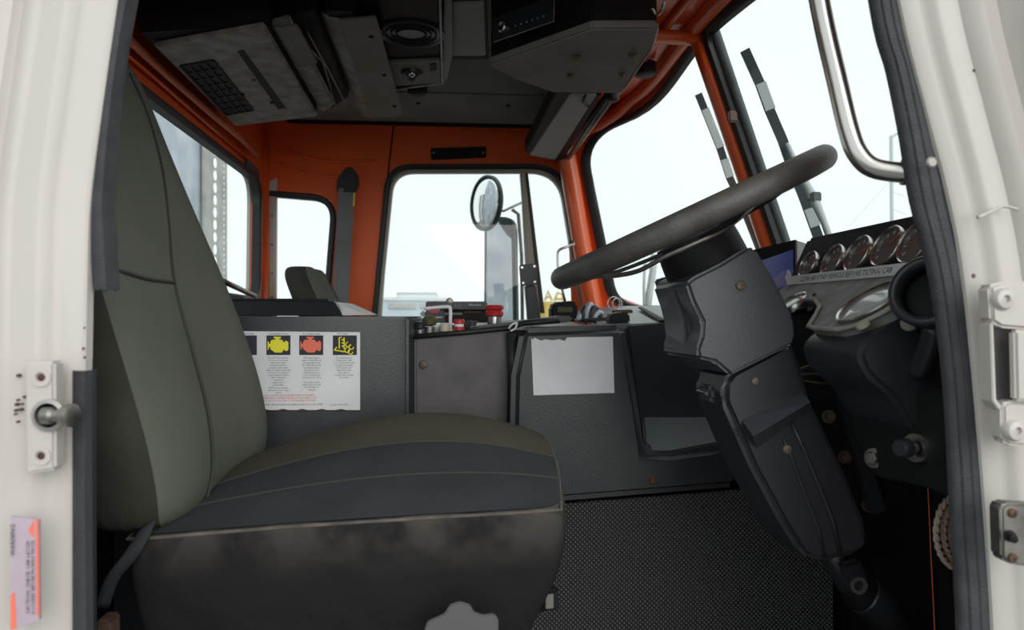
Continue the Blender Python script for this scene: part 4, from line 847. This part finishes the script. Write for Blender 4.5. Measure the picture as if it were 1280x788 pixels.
# under dash bracket, cables
br = thing('pedal_bracket', 'dark bolted pedal bracket under the dashboard behind the steering column', 'bracket', tuple(P(1075,640,1.22)))
for k, pts in enumerate((((1010,500),(1056,500),(1078,560),(1098,600),(1142,612),(1135,626),(1090,645),(1066,622),(1040,570)), ((1050,498),(1064,500),(1110,640),(1092,644)))):
    bm = B(); prism(bm, [P(u, v, 1.22-.03*k) for u, v in pts], (0,.02,0), .003); obj('bracket_plate', bm, 'black' if not k else 'plastic', br)
for u, v, m in ((1036,521,'tanbolt'),(1056,572,'rust'),(1085,632,'rust'),(1068,552,'dull')): bolt(br, P(u,v,1.218), (-.2,-1,.1), .0095, m)
cb = thing('cable_bundle', 'loose bundle of thin cables behind the column under the dashboard', 'cables', tuple(P(1030,480,1.3)))
for k in range(7):
    dv = k*3.2; bm = B(); tube(bm, smoothpath([P(1000,462+dv*.7,1.33), P(1012,458+dv,1.29), P(1028,458+dv*1.1,1.27), P(1046,468+dv*.6,1.29), P(1062,480+dv*.4,1.33)], 4), .0028, 6); obj('cable', bm, 'tanbolt' if k % 3 == 0 else 'black', cb, True)
# rope coil
rc = thing('rope_coil', 'small coil of twisted beige rope hanging beside the door seal below the dashboard', 'rope', tuple(P(1190,712,.98)))
for k in range(4):
    cx_, w_ = 1200+k*4, 30-k*5; hh = 47-k*4; pts = []
    for i in range(60):
        a = 2*PI*i/60; c = P(cx_+w_*math.cos(a), 665+hh*math.sin(a), .985+.006*k); pts.append(c)
    for st_ in range(2):
        bm = B(); q = []
        for i, p in enumerate(pts):
            a = 2*PI*i/60*14+PI*st_; r_ = (p-P(cx_,665,.985)).normalized(); q.append(p+r_*.0024*math.cos(a)+Vector((0,1,0))*.0024*math.sin(a))
        tube(bm, q, .0028, 6, closed=True); obj('rope_strand', bm, 'rope', rc, True)
bm = B(); bolt(rc, P(1199,612,1.0), (0,-1,0), .006, 'black', 'peg'); bm.free()
# ================================================================== OVERHEAD
TZ = ZC-.036
def slab(bm, pts, z, h, bev=.004): return prism(bm, [PZ(u, v, z) for u, v in pts], (0,0,h), bev)
hu = thing('overhead_heater', 'scuffed grey overhead heater unit with slotted grille above the rear window', 'heater', tuple(PZ(300,110,1.45)))
bm = B(); slab(bm, [(192,58),(330,33),(397,146),(293,158)], 1.45, .012, .004); bp = obj('bottom_plate', bm, 'taupe', hu, 'auto', label='scuffed taupe bottom plate')
bm = B(); slab(bm, [(172,40),(335,30),(396,142),(290,154)], 1.463, TZ-1.463, .004); obj('housing', bm, 'black', hu)
bm = B(); slab(bm, [(226,83),(266,76),(316,138),(283,144)], 1.4485, .002, 0); gr = obj('grille', bm, 'black', bp)
A, Bq, Cq, D = [PZ(u, v, 1.4475) for u, v in ((226,83),(266,76),(316,138),(283,144))]
for i in range(5):
    f = i/4; bm = B(); ribbon(bm, [A.lerp(Bq, f), D.lerp(Cq, f)], (1,0,0), .006, .004); obj('slat', bm, 'black', gr)
for i in range(9):
    f = i/8; bm = B(); ribbon(bm, [A.lerp(D, f), Bq.lerp(Cq, f)], (0,1,0), .007, .003); obj('slat', bm, 'black', gr)
bm = B(); slab(bm, [(297,65),(304,63),(357,135),(348,137)], 1.4485, .002, 0); obj('slot', bm, 'black', bp)
for u, v, m in ((291,141,'rust'),(317,100,'tanbolt'),(340,128,'black'),(303,118,'black')): screw(bp, PZ(u,v,1.449), (0,0,-1), .006, m)
h2 = thing('overhead_locker', 'dark overhead locker with a folded grey flap beside the heater unit', 'locker', tuple(PZ(390,90,1.47)))
bm = B(); slab(bm, [(338,34),(362,28),(418,132),(402,142)], 1.475, .02, .004); obj('flap', bm, 'taupe', h2, 'auto')
bm = B(); slab(bm, [(345,20),(392,12),(436,122),(418,134),(406,138)], 1.50, TZ-1.50, .004); obj('locker_body', bm, 'black', h2)
for a in ([(374,48),(404,78),(420,135)],[(384,40),(412,90),(433,132)]):
    bm = B(); tube(bm, [PZ(u, v, 1.497) for u, v in a], .0022, 6); obj('metal_edge', bm, 'dull', h2)
bm = B(); slab(bm, [(342,36),(372,33),(398,80),(372,86)], 1.466, .008, .004); obj('curved_patch', bm, 'grey_plate', h2, 'auto')
bm = B(); box(bm, -.70, -.0, 1.0, 1.405, 1.49, TZ, .004); obj('overhead_housing', bm, 'black', label='black overhead housing above the driver position', cat='housing')
# folded panel
fp = thing('folded_shelf', 'long grey folded metal panel with screws under the headliner', 'panel', tuple(PZ(455,90,1.50)))
bm = B(); slab(bm, [(424,26),(470,22),(503,140),(500,146),(466,148),(460,140)], 1.50, .006, .001); fpp = obj('panel_face', bm, 'grey_plate', fp, 'auto')
bm = B(); prism(bm, [PZ(400,14,1.53), PZ(408,20,1.508), PZ(424,26,1.50), PZ(462,141,1.50), PZ(467,148,1.50), PZ(454,146,1.51), PZ(446,136,1.53)], (0,0,.006), .001); obj('curled_flange', bm, 'taupe', fp, 'auto', label='lighter curled edge of the panel')
for u, v in ((464,46),(480,94),(493,133)): screw(fpp, PZ(u,v,1.499), (0,0,-1), .006, 'black')
bm = B(); box(bm, PZ(440,60,1.5).x-.03, PZ(440,60,1.5).x+.03, PZ(440,60,1.5).y-.2, PZ(440,60,1.5).y+.3, 1.507, TZ, .003); obj('mounting', bm, 'black', fp)
# speaker box
sb = thing('speaker_box', 'black overhead speaker box with a round grille and map lamp', 'speaker', tuple(PZ(515,60,1.53)))
bm = B(); slab(bm, [(470,-36),(548,-36),(553,106),(490,110),(478,60)], 1.53, TZ-1.53, .005); obj('cabinet', bm, 'black', sb, 'auto')
bm = B(); lathe(bm, PZ(514,42,1.529), (0,0,-1), [(.082,-.002),(.082,.004),(.074,.006),(.070,.002),(.04,.001),(0,.003)], 40); sg = obj('speaker_grille', bm, 'plastic', sb, 'auto')
for r in (.062,.05,.038): bm = B(); ring_lathe(bm, PZ(514,42,1.529), (0,0,-1), [(r,.001),(r,.005),(r-.003,.005),(r-.003,.001)], 36); obj('grille_ring', bm, 'black', sg)
bm = B(); slab(bm, [(486,78),(550,75),(552,104),(493,108)], 1.522, .008, .002); lp = obj('lamp_plate', bm, 'grey_plate', sb, 'auto')
bm = B(); lathe(bm, PZ(515,90,1.521), (0,0,-1), [(.030,-.001),(.028,.008),(.014,.016),(.010,.024),(0,.028)], 24); obj('lamp_swivel', bm, 'plastic', lp, 'auto')
bm = B(); lathe(bm, PZ(515,93,1.493), (.1,-.4,-.9), [(.0095,-.002),(.008,.003),(0,.006)], 16); obj('lamp_bulb', bm, 'chrome', lp, True)
bm = B(); slab(bm, [(537,81),(545,80),(546,88),(538,89)], 1.519, .004, .001); obj('lamp_switch', bm, 'black', lp)
bm = B(); tube(bm, [PZ(549,-40,1.525), PZ(553,104,1.525), PZ(495,111,1.525)], .004, 6); obj('edge_trim', bm, 'dull', sb)
bm = B(); lathe(bm, PZ(522,112,1.535), (0,0,-1), [(.03,-.03),(.03,.01),(.02,.016),(0,.016)], 20); obj('rear_dome', bm, 'black', sb, 'auto')
bm = B(); slab(bm, [(556,-36),(564,-36),(566,70),(559,100),(553,104)], 1.56, TZ-1.56, .003); obj('cable_channel', bm, 'plastic', label='narrow black overhead channel right of the speaker box', cat='channel')
bm = B(); slab(bm, [(566,4),(605,2),(607,70),(566,70)], 1.60, .006, .002); obj('hatch_panel', bm, 'strip', label='small grey hatch panel between speaker box and radio console', cat='panel'); bm = B(); slab(bm, [(562,2),(609,0),(611,74),(562,74)], 1.6035, .003, 0); obj('hatch_surround', bm, 'black', ceil)
# right hand console with radio
rcz = 1.42
cons = [(612,80),(740,38),(790,40),(822,36),(826,30),(830,-30),(720,-90),(603,-40)]
rc_ = thing('radio_console', 'large dark overhead console with four bolts and an inset radio', 'console', tuple(PZ(720,80,rcz)))
bm = B(); slab(bm, [(611,82),(740,37),(822,37),(815,60),(776,117),(690,116),(640,98)], rcz, .02, .004); cp_ = obj('bottom_plate', bm, 'grey_plate', rc_, 'auto', label='grey brown bottom plate')
bm = B(); slab(bm, [(613,80),(740,36),(821,36),(813,58),(773,113),(692,112),(642,95)], rcz+.021, TZ-rcz-.021, .003); obj('console_body', bm, 'black', rc_, 'auto')
for u, v in ((721,71),(713,94),(791,69),(778,93)): bolt(cp_, PZ(u,v,rcz-.001), (0,0,-1), .008, 'tanbolt')
fa, fb = PZ(613,80,rcz), PZ(740,36,rcz); fn = Vector((fb.y-fa.y, -(fb.x-fa.x), 0)).normalized()
if fn.y > 0: fn = -fn
def fc(u, v, off=.002):
    d = ray(u, v); return CAM+d*((fa+fn*(.001)-CAM).dot(fn)/d.dot(fn))+fn*off
bm = B()
rq_ = [fc(616,25), fc(694,-4), fc(693,27), fc(618,53)]
tube(bm, [rq_[0], rq_[1], rq_[2], rq_[3]], .0016, 6, closed=True); rd = obj('radio_frame', bm, 'dull', rc_, label='thin pale frame of the inset radio')
bm = B(); prism(bm, rq_, fn*.002); obj('radio_face', bm, 'plastic', rc_)
bm = B(); lathe(bm, fc(631,35), fn, [(.012,0),(.012,.008),(.009,.011),(.004,.009),(0,.009)], 20); obj('radio_knob', bm, 'chrome', rc_, 'auto')
for i in range(6): bm = B(); lathe(bm, fc(646+i*7,33-i*2.4), fn, [(.0022,0),(.002,.003),(0,.003)], 8); obj('radio_button', bm, 'taupe', rc_)
bm = B(); tube(bm, [PZ(822,34,rcz+.01), PZ(815,60,rcz+.01), PZ(776,117,rcz+.01)], .003, 6); obj('edge_trim', bm, 'dull', rc_)
bm = B(); tube(bm, smoothpath([PZ(830,2,1.46), PZ(826,14,1.45), PZ(820,18,1.45), PZ(815,10,1.46)], 4), .003, 8); obj('coat_hook', bm, 'chrome', rc_, True)
# strip lamp and wiper motor rod in the header
sv = thing('strip_lamp', 'long pale grey strip lamp running across the header towards the far door', 'lamp', tuple(PZ(700,160,1.45)))
bm = B(); slab(bm, [(712,119),(746,119),(694,200),(662,194)], 1.462, .006, .002); obj('lamp_cover', bm, 'strip', sv, 'auto')
bm = B(); slab(bm, [(695,115),(714,116),(664,196),(656,190)], 1.466, .05, .003); obj('lamp_side', bm, 'black', sv)
bm = B(); slab(bm, [(744,119),(752,119),(706,198),(699,206),(692,200),(716,165)], 1.468, .04, .003); obj('lamp_side', bm, 'black', sv)
bm = B(); box(bm, .33, .42, 1.95, 2.75, 1.50, ZC-.001, .004); obj('lamp_base', bm, 'black', sv)
bm = B(); tube(bm, [PZ(u, v, 1.455) for u, v in ((732,119),(728,127),(734,133),(738,132))], .004, 8); obj('lamp_cable', bm, 'rubber', sv, True)
wr = thing('header_rod', 'slim grey rod with black round ends under the orange header', 'rod', tuple(PZ(735,165,1.47)))
bm = B(); tube(bm, [PZ(764,122,1.475), PZ(706,204,1.475)], .0105, 12); obj('rod', bm, 'dull', wr, True)
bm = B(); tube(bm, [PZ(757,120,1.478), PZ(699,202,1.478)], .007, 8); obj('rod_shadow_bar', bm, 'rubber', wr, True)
for u, v in ((765,120),(706,206)): bm = B(); lathe(bm, PZ(u,v,1.475), (0,0,-1), [(.02,-.05),(.02,.012),(.012,.016),(.0,.016)], 20); obj('end_cap', bm, 'rubber', wr, 'auto')
bm = B(); c = PZ(806,91,1.60); lathe(bm, c, (0,0,-1), [(.034,-.03),(.034,.006),(.028,.010),(0,.010)], 24); obj('rubber_grommet', bm, 'rubber', smooth='auto', label='black rubber grommet in the orange header right of the console', cat='grommet')
# ================================================================== SEAT BELT at the far pillar
bl = thing('seat_belt', 'black passenger seat belt hanging from its pillar guide beside the quarter window', 'seat belt', tuple(P(425,400,2.86)))
bm = B(); prism(bm, [P(u, v, 2.87) for u, v in ((434,207),(438,207),(447,218),(448,232),(441,242),(423,242),(420,236),(422,222))], (0,.04,0), .008); obj('belt_guide', bm, 'rubber', bl, 'auto')
bm = B(); ribbon(bm, [P(433,236,2.875), P(430,300,2.88), P(427,350,2.875), P(424,420,2.87), P(420,520,2.86)], (1,.2,0), .062, .006); obj('webbing', bm, 'plastic', bl)
bm = B(); ribbon(bm, [P(443,241,2.876), P(442,258,2.876)], (1,0,0), .005, .003); obj('belt_tag', bm, 'yellow', bl)
bm = B(); ribbon(bm, [P(423,254,2.872), P(424,258,2.872)], (1,0,0), .008, .003); obj('belt_tag', bm, 'yellow', bl)
# ================================================================== OUTSIDE
def wiper(path, Yt, Yb, label, r=.011):
    t = thing('windscreen_wiper', label, 'wiper', tuple(P(*path[-1], Yb)), 'windscreen wipers parked upright')
    n = len(path); pts = [P(u, v, Yt+(Yb-Yt)*i/(n-1)) for i, (u, v) in enumerate(path)]
    return t, pts
t, p = wiper([(873,118),(886,150),(900,185),(912,222),(930,262),(948,308),(962,345)], 2.17, 2.12, 'shorter parked windscreen wiper left of the orange centre post')
bm = B(); ribbon(bm, p, (1,-.4,0), .022, .010); obj('blade', bm, 'wiper', t)
bm = B(); ribbon(bm, [p[1].lerp(p[0],.4)-Vector((0,.006,0)), p[2]-Vector((0,.006,0))], (1,-.4,0), .0225, .006); ribbon(bm, [p[2].lerp(p[3],.4)-Vector((0,.006,0)), p[3]-Vector((0,.006,0))], (1,-.4,0), .0225, .006); obj('blade_clip', bm, 'wiper_grey', t)
bm = B(); tube(bm, [P(922,235,2.13), P(934,268,2.11), P(950,310,2.08), P(968,360,2.06)], .009, 8); obj('arm', bm, 'wiper', t, True)
t, p = wiper([(931,63),(950,105),(962,138),(978,175),(990,210),(1006,250),(1026,306),(1040,345)], 1.80, 1.75, 'longer parked windscreen wiper right of the orange centre post')
bm = B(); ribbon(bm, p, (1,-.4,0), .024, .010); obj('blade', bm, 'wiper', t)
bm = B(); ribbon(bm, [p[1]-Vector((0,.006,0)), p[2]-Vector((0,.006,0))], (1,-.4,0), .0245, .006); ribbon(bm, [p[5].lerp(p[6],.2)-Vector((0,.006,0)), p[5].lerp(p[6],.6)-Vector((0,.006,0))], (1,-.4,0), .0245, .006); obj('blade_clip', bm, 'wiper_grey', t)
bm = B(); tube(bm, [P(984,180,1.76), P(1000,215,1.72), P(1018,250,1.69), P(1030,278,1.67), P(1044,318,1.66)], [.006,.007,.012,.008,.008], 8); obj('arm', bm, 'wiper_grey', t, True)
bm = B(); box(bm, *(lambda q: (q.x-.012,q.x+.012,q.y-.014,q.y+.014,q.z-.012,q.z+.012))(P(1018,247,1.69)), .003); obj('arm_joint', bm, 'wiper', t)
# mirrors outside the far door
mc = P(607,254,3.25); mn = Vector((-.865,-.50,.02)).normalized()
rm = thing('round_mirror', 'small round convex mirror outside the far door window', 'mirror', tuple(mc), 'mirrors outside the far door')
bm = B(); ring_lathe(bm, mc, mn, [(.126,-.012),(.126,.006),(.119,.010),(.115,.004),(.115,-.012)], 40); obj('mirror_rim', bm, 'wiper', rm, True)
bm = B(); lathe(bm, mc, mn, [(.119,-.008),(.119,.0),(.10,.006),(.07,.012),(.035,.016),(0,.0175)], 40); obj('mirror_glass', bm, 'mirror', rm, True)
bm = B(); tube(bm, [mc-mn*.01, mc-mn*.06+Vector((.03,0,-.03)), P(655,252,3.36), P(655,262,3.32)], .006, 8); obj('mirror_arm', bm, 'dull', rm, True)
tm = thing('tall_mirror', 'tall rectangular truck mirror below the round one outside the far door', 'mirror', tuple(P(625,395,3.3)), 'mirrors outside the far door')
L3 = rounded([(601,440),(646,440),(643,271),(602,271)], [10,10,17,17])
def mp_(p, k): f = (p.x-601)/45; return P(604+(p.x-601)*.92, p.y, 3.42-.175*f+k)
bm = B(); prism(bm, [mp_(p,0) for p, _, _ in L3], (.02,.03,0), .006); obj('mirror_shell', bm, 'slate', tm, 'auto')
L4 = rounded([(605,436),(642,436),(639,276),(606,276)], [8,8,14,14])
bm = B(); prism(bm, [mp_(p,-.003) for p, _, _ in L4], (.002,.003,0)); obj('mirror_glass', bm, 'mirror', tm)
bm = B(); prism(bm, [P(u, v, 3.262) for u, v in ((626,277),(638,274),(641,300),(634,294),(628,286))], (0,.003,0)); obj('spot_mirror', bm, 'slate', tm)
for z in (.62, .80): bm = B(); tube(bm, [P(661,400,3.22)*0+Vector((P(640,430,3.28).x,3.28,z)), Vector((.45,3.05,z+.02)), Vector((.52,2.94,z+.02))], .009, 8); obj('bracket_arm', bm, 'dull', tm, True)
for pth, r, m in (([(655,238),(655,262),(659,330),(661,400)], .010, 'alloy'), ([(640,262),(648,268),(652,320),(653,400)], .008, 'dull')):
    bm = B(); tube(bm, [P(u, v, 3.22 if m != 'slate' else 3.38) for u, v in pth], r, 8); obj('mirror_arm', bm, m, tm, True)
bm = B(); tube(bm, [P(u, v, 3.2) for u, v in ((818,318),(816,340),(812,365),(808,400))], .016, 10); tube(bm, [P(u, v, 3.2) for u, v in ((806,328),(805,360),(806,400))], .007, 8); tube(bm, [P(810,385,3.2), P(812,420,3.1), Vector((.62,2.93,.74))], .012, 8); obj('fender_mirror_post', bm, 'wiper_grey', smooth=True, label='pale grey post outside the windscreen left of the steering column', cat='post')
# lettered steel exhaust screen behind the cab
es = thing('exhaust_shield', 'tall blued steel exhaust shield with a perforated strip behind the rear window', 'exhaust shield', (-1.32, 3.5, .2), None)
bm = B(); pa, pb = PX(150,90,-1.32), PX(254,90,-1.32); box(bm, -1.36, -1.32, pa.y, pb.y, .2, PX(254,60,-1.32).z+.2, .01); obj('shield_sheet', bm, 'steel', es)
pc, pd, pe = PX(255,90,-1.30), PX(276,90,-1.30), PX(284,90,-1.30)
ztp = PX(262,160,-1.30).z; bm = B(); box(bm, -1.31, -1.30, pc.y, pc.y+(pd.y-pc.y)*.3, .2, ztp, 0); st2 = obj('edge_angle', bm, 'alloy', es)
bm = B(); y0 = pc.y+(pd.y-pc.y)*.3; y1 = pe.y; nz_ = 17; zz0 = .7; dz = (ztp-zz0)/nz_
def perf(bm, y0, y1, z0, z1, r):
    cy, cz = (y0+y1)/2, (z0+z1)/2; n = 12; I = [bm.verts.new((-1.30, cy+r*math.cos(2*PI*k/n+PI/4), cz+r*math.sin(2*PI*k/n+PI/4))) for k in range(n)]; O = []
    for k in range(n):
        a = 2*PI*k/n+PI/4; c_, s_ = math.cos(a), math.sin(a); m_ = max(abs(c_), abs(s_)); O.append(bm.verts.new((-1.30, cy+c_/m_*(y1-y0)/2, cz+s_/m_*(z1-z0)/2)))
    for k in range(n): bm.faces.new((I[k], I[(k+1) % n], O[(k+1) % n], O[k]))
ym = y0+(y1-y0)*.62
for i in range(nz_):
    perf(bm, y0, ym, zz0+i*dz, zz0+(i+1)*dz, min(dz, ym-y0)*.42)
    for j in range(2): perf(bm, ym, y1, zz0+(i+j*.5)*dz, zz0+(i+j*.5+.5)*dz, min(dz*.5, y1-ym)*.2)
obj('perforated_strip', bm, 'alloy', es, kind='stuff')
bm = B(); box(bm, -1.40, -1.28, 3.0, 4.4, -1.30, .2, .01); obj('support_frame', bm, 'alloy', es)
# distant things
def far_box(name, u0, v0, u1, v1, Y, d, m, label, cat, parts=()):
    a, b3 = P(u0, v0, Y), P(u1, v1, Y); t = thing(name, label, cat, (a.x, Y, -1.3))
    bm = B(); box(bm, a.x, b3.x, Y, Y+d, -1.3, a.z, .05); obj('wall', bm, m, t)
    for nm, p0, q0, p1, q1, mm in parts:
        a, b3 = P(p0, q0, Y), P(p1, q1, Y); bm = B(); box(bm, a.x, b3.x, Y-.08, Y+.02, b3.z, a.z); obj(nm, bm, mm, t)
    return t
far_box('warehouse', 476,374,560,394, 34, 12, 'building2', 'low pale blue warehouse on the horizon at the left of the door window', 'building', [('roof',476,372,560,376,'building'),('window',486,379,520,386,'alloy'),('window',526,379,552,386,'alloy')])
far_box('gantry_roof', 496,366,546,369.5, 45, 4, 'building', 'long pale flat roofed hall far behind the warehouse', 'building', [('roof_edge',496,366,546,367.2,'alloy')])
far_box('low_shed', 683,380,712,394, 20, 5, 'building2', 'low grey shed seen in the small door window pane', 'shed', [('roof',682,378,713,381,'wiper_grey')])
t = thing('yellow_machine', 'yellow steel lifting machine on the horizon beside the thin hook', 'machine', tuple(P(692,388,18)))
for a in ([(681,376),(685,364),(690,376)],[(683,372),(689,371)],[(693,376),(697,366),(703,368),(705,378)],[(695,374),(704,374)]):
    bm = B(); tube(bm, [P(u, v, 18) for u, v in a], .035, 6); obj('boom', bm, 'yellow_steel', t)
bm = B(); a = P(680,377,18); b3 = P(708,384,18); box(bm, a.x, b3.x, 18, 19, -1.3, a.z, .03); obj('machine_body', bm, 'yellow_steel', t)
t = thing('parked_car', 'pale red car roof just visible through the lower windscreen', 'car', tuple(P(790,392,6)))
bm = B(); prism(bm, [P(u, v, 6) for u, v in ((762,394),(764,375),(772,370),(782,374),(800,381),(818,388),(822,394),(822,560),(762,560))], (0,1.6,0), .05); obj('body', bm, 'pink', t, 'auto')
for dx in (.12, .5):
    for y in (6.1, 7.5): bm = B(); lathe(bm, Vector((P(762,400,6).x+dx-.1, y, -1.0)), (0,1,0), [(.30,-.1),(.30,.1),(.12,.11),(0,.11)], 20); obj('wheel', bm, 'rubber', t, 'auto')
bm = B(); prism(bm, [P(u, v, 5.98) for u, v in ((768,386),(774,377),(786,382),(790,387))], (0,.03,0)); obj('side_window', bm, 'slate', t)
t = thing('utility_pole', 'thin grey utility pole with a short lamp arm beyond the windscreen', 'pole', tuple(P(1116,400,14)))
bm = B(); tube(bm, [P(1117,560,14), P(1114,170,14)], .036, 8); obj('mast', bm, 'wiper_grey', t); bm = B(); tube(bm, [P(1114,172,14), P(1121,167,14), P(1127,167,14)], .026, 6); obj('lamp_arm', bm, 'wiper_grey', t)
for a in ([(1114,226),(1130,232)],[(1115,240),(1132,246)],[(1116,262),(1132,268)]): bm = B(); tube(bm, [P(u, v, 14) for u, v in a], .006, 5); obj('cross_arm', bm, 'wiper_grey', t)
bm = B(); tube(bm, [P(1060,285,18), P(1116,222,14), P(1200,110,11)], .004, 4); obj('cable', bm, 'wiper_grey', t)
# cream stand-in truck added out of view to fill the tall mirror's reflection
t = thing('mirror_stand_in_truck', 'cream stand-in truck added out of view for the tall mirror to reflect', 'truck', (-7.5, 4.3, -1.3))
bm = B(); box(bm, -10, -6.4, 3.1, 5.6, -.7, 3.6, .06); obj('body', bm, 'white', t, 'auto'); bm = B(); box(bm, -6.35, -5.4, 3.2, 5.4, -.7, 2.3, .08); obj('cab', bm, 'white', t, 'auto')
for y in (3.7, 5.2): bm = B(); lathe(bm, (-5.9, y, -.85), (0,1,0), [(.45,-.12),(.45,.12),(.2,.14),(0,.14)], 24); obj('wheel', bm, 'rubber', t, 'auto')
bm = B(); box(bm, -5.42, -5.38, 3.4, 5.2, 1.1, 2.0, .02); obj('windscreen', bm, 'slate', t)
for z in (.1, .45, .8): bm = B(); box(bm, -5.41, -5.36, 3.5, 5.1, z, z+.12, .02); obj('grille_bar', bm, 'alloy', t)
for y in (3.6, 4.9): bm = B(); lathe(bm, (-5.40, y, .05), (1,0,0), [(.16,0),(.16,.06),(.10,.07),(0,.08)], 20); obj('headlamp', bm, 'chrome', t, 'auto')
for y in (3.7, 4.3): bm = B(); lathe(bm, (-5.9, y, 2.3), (0,0,1), [(.12,0),(.12,.12),(.06,.16),(0,.16)], 16); obj('beacon', bm, 'red', t, 'auto')
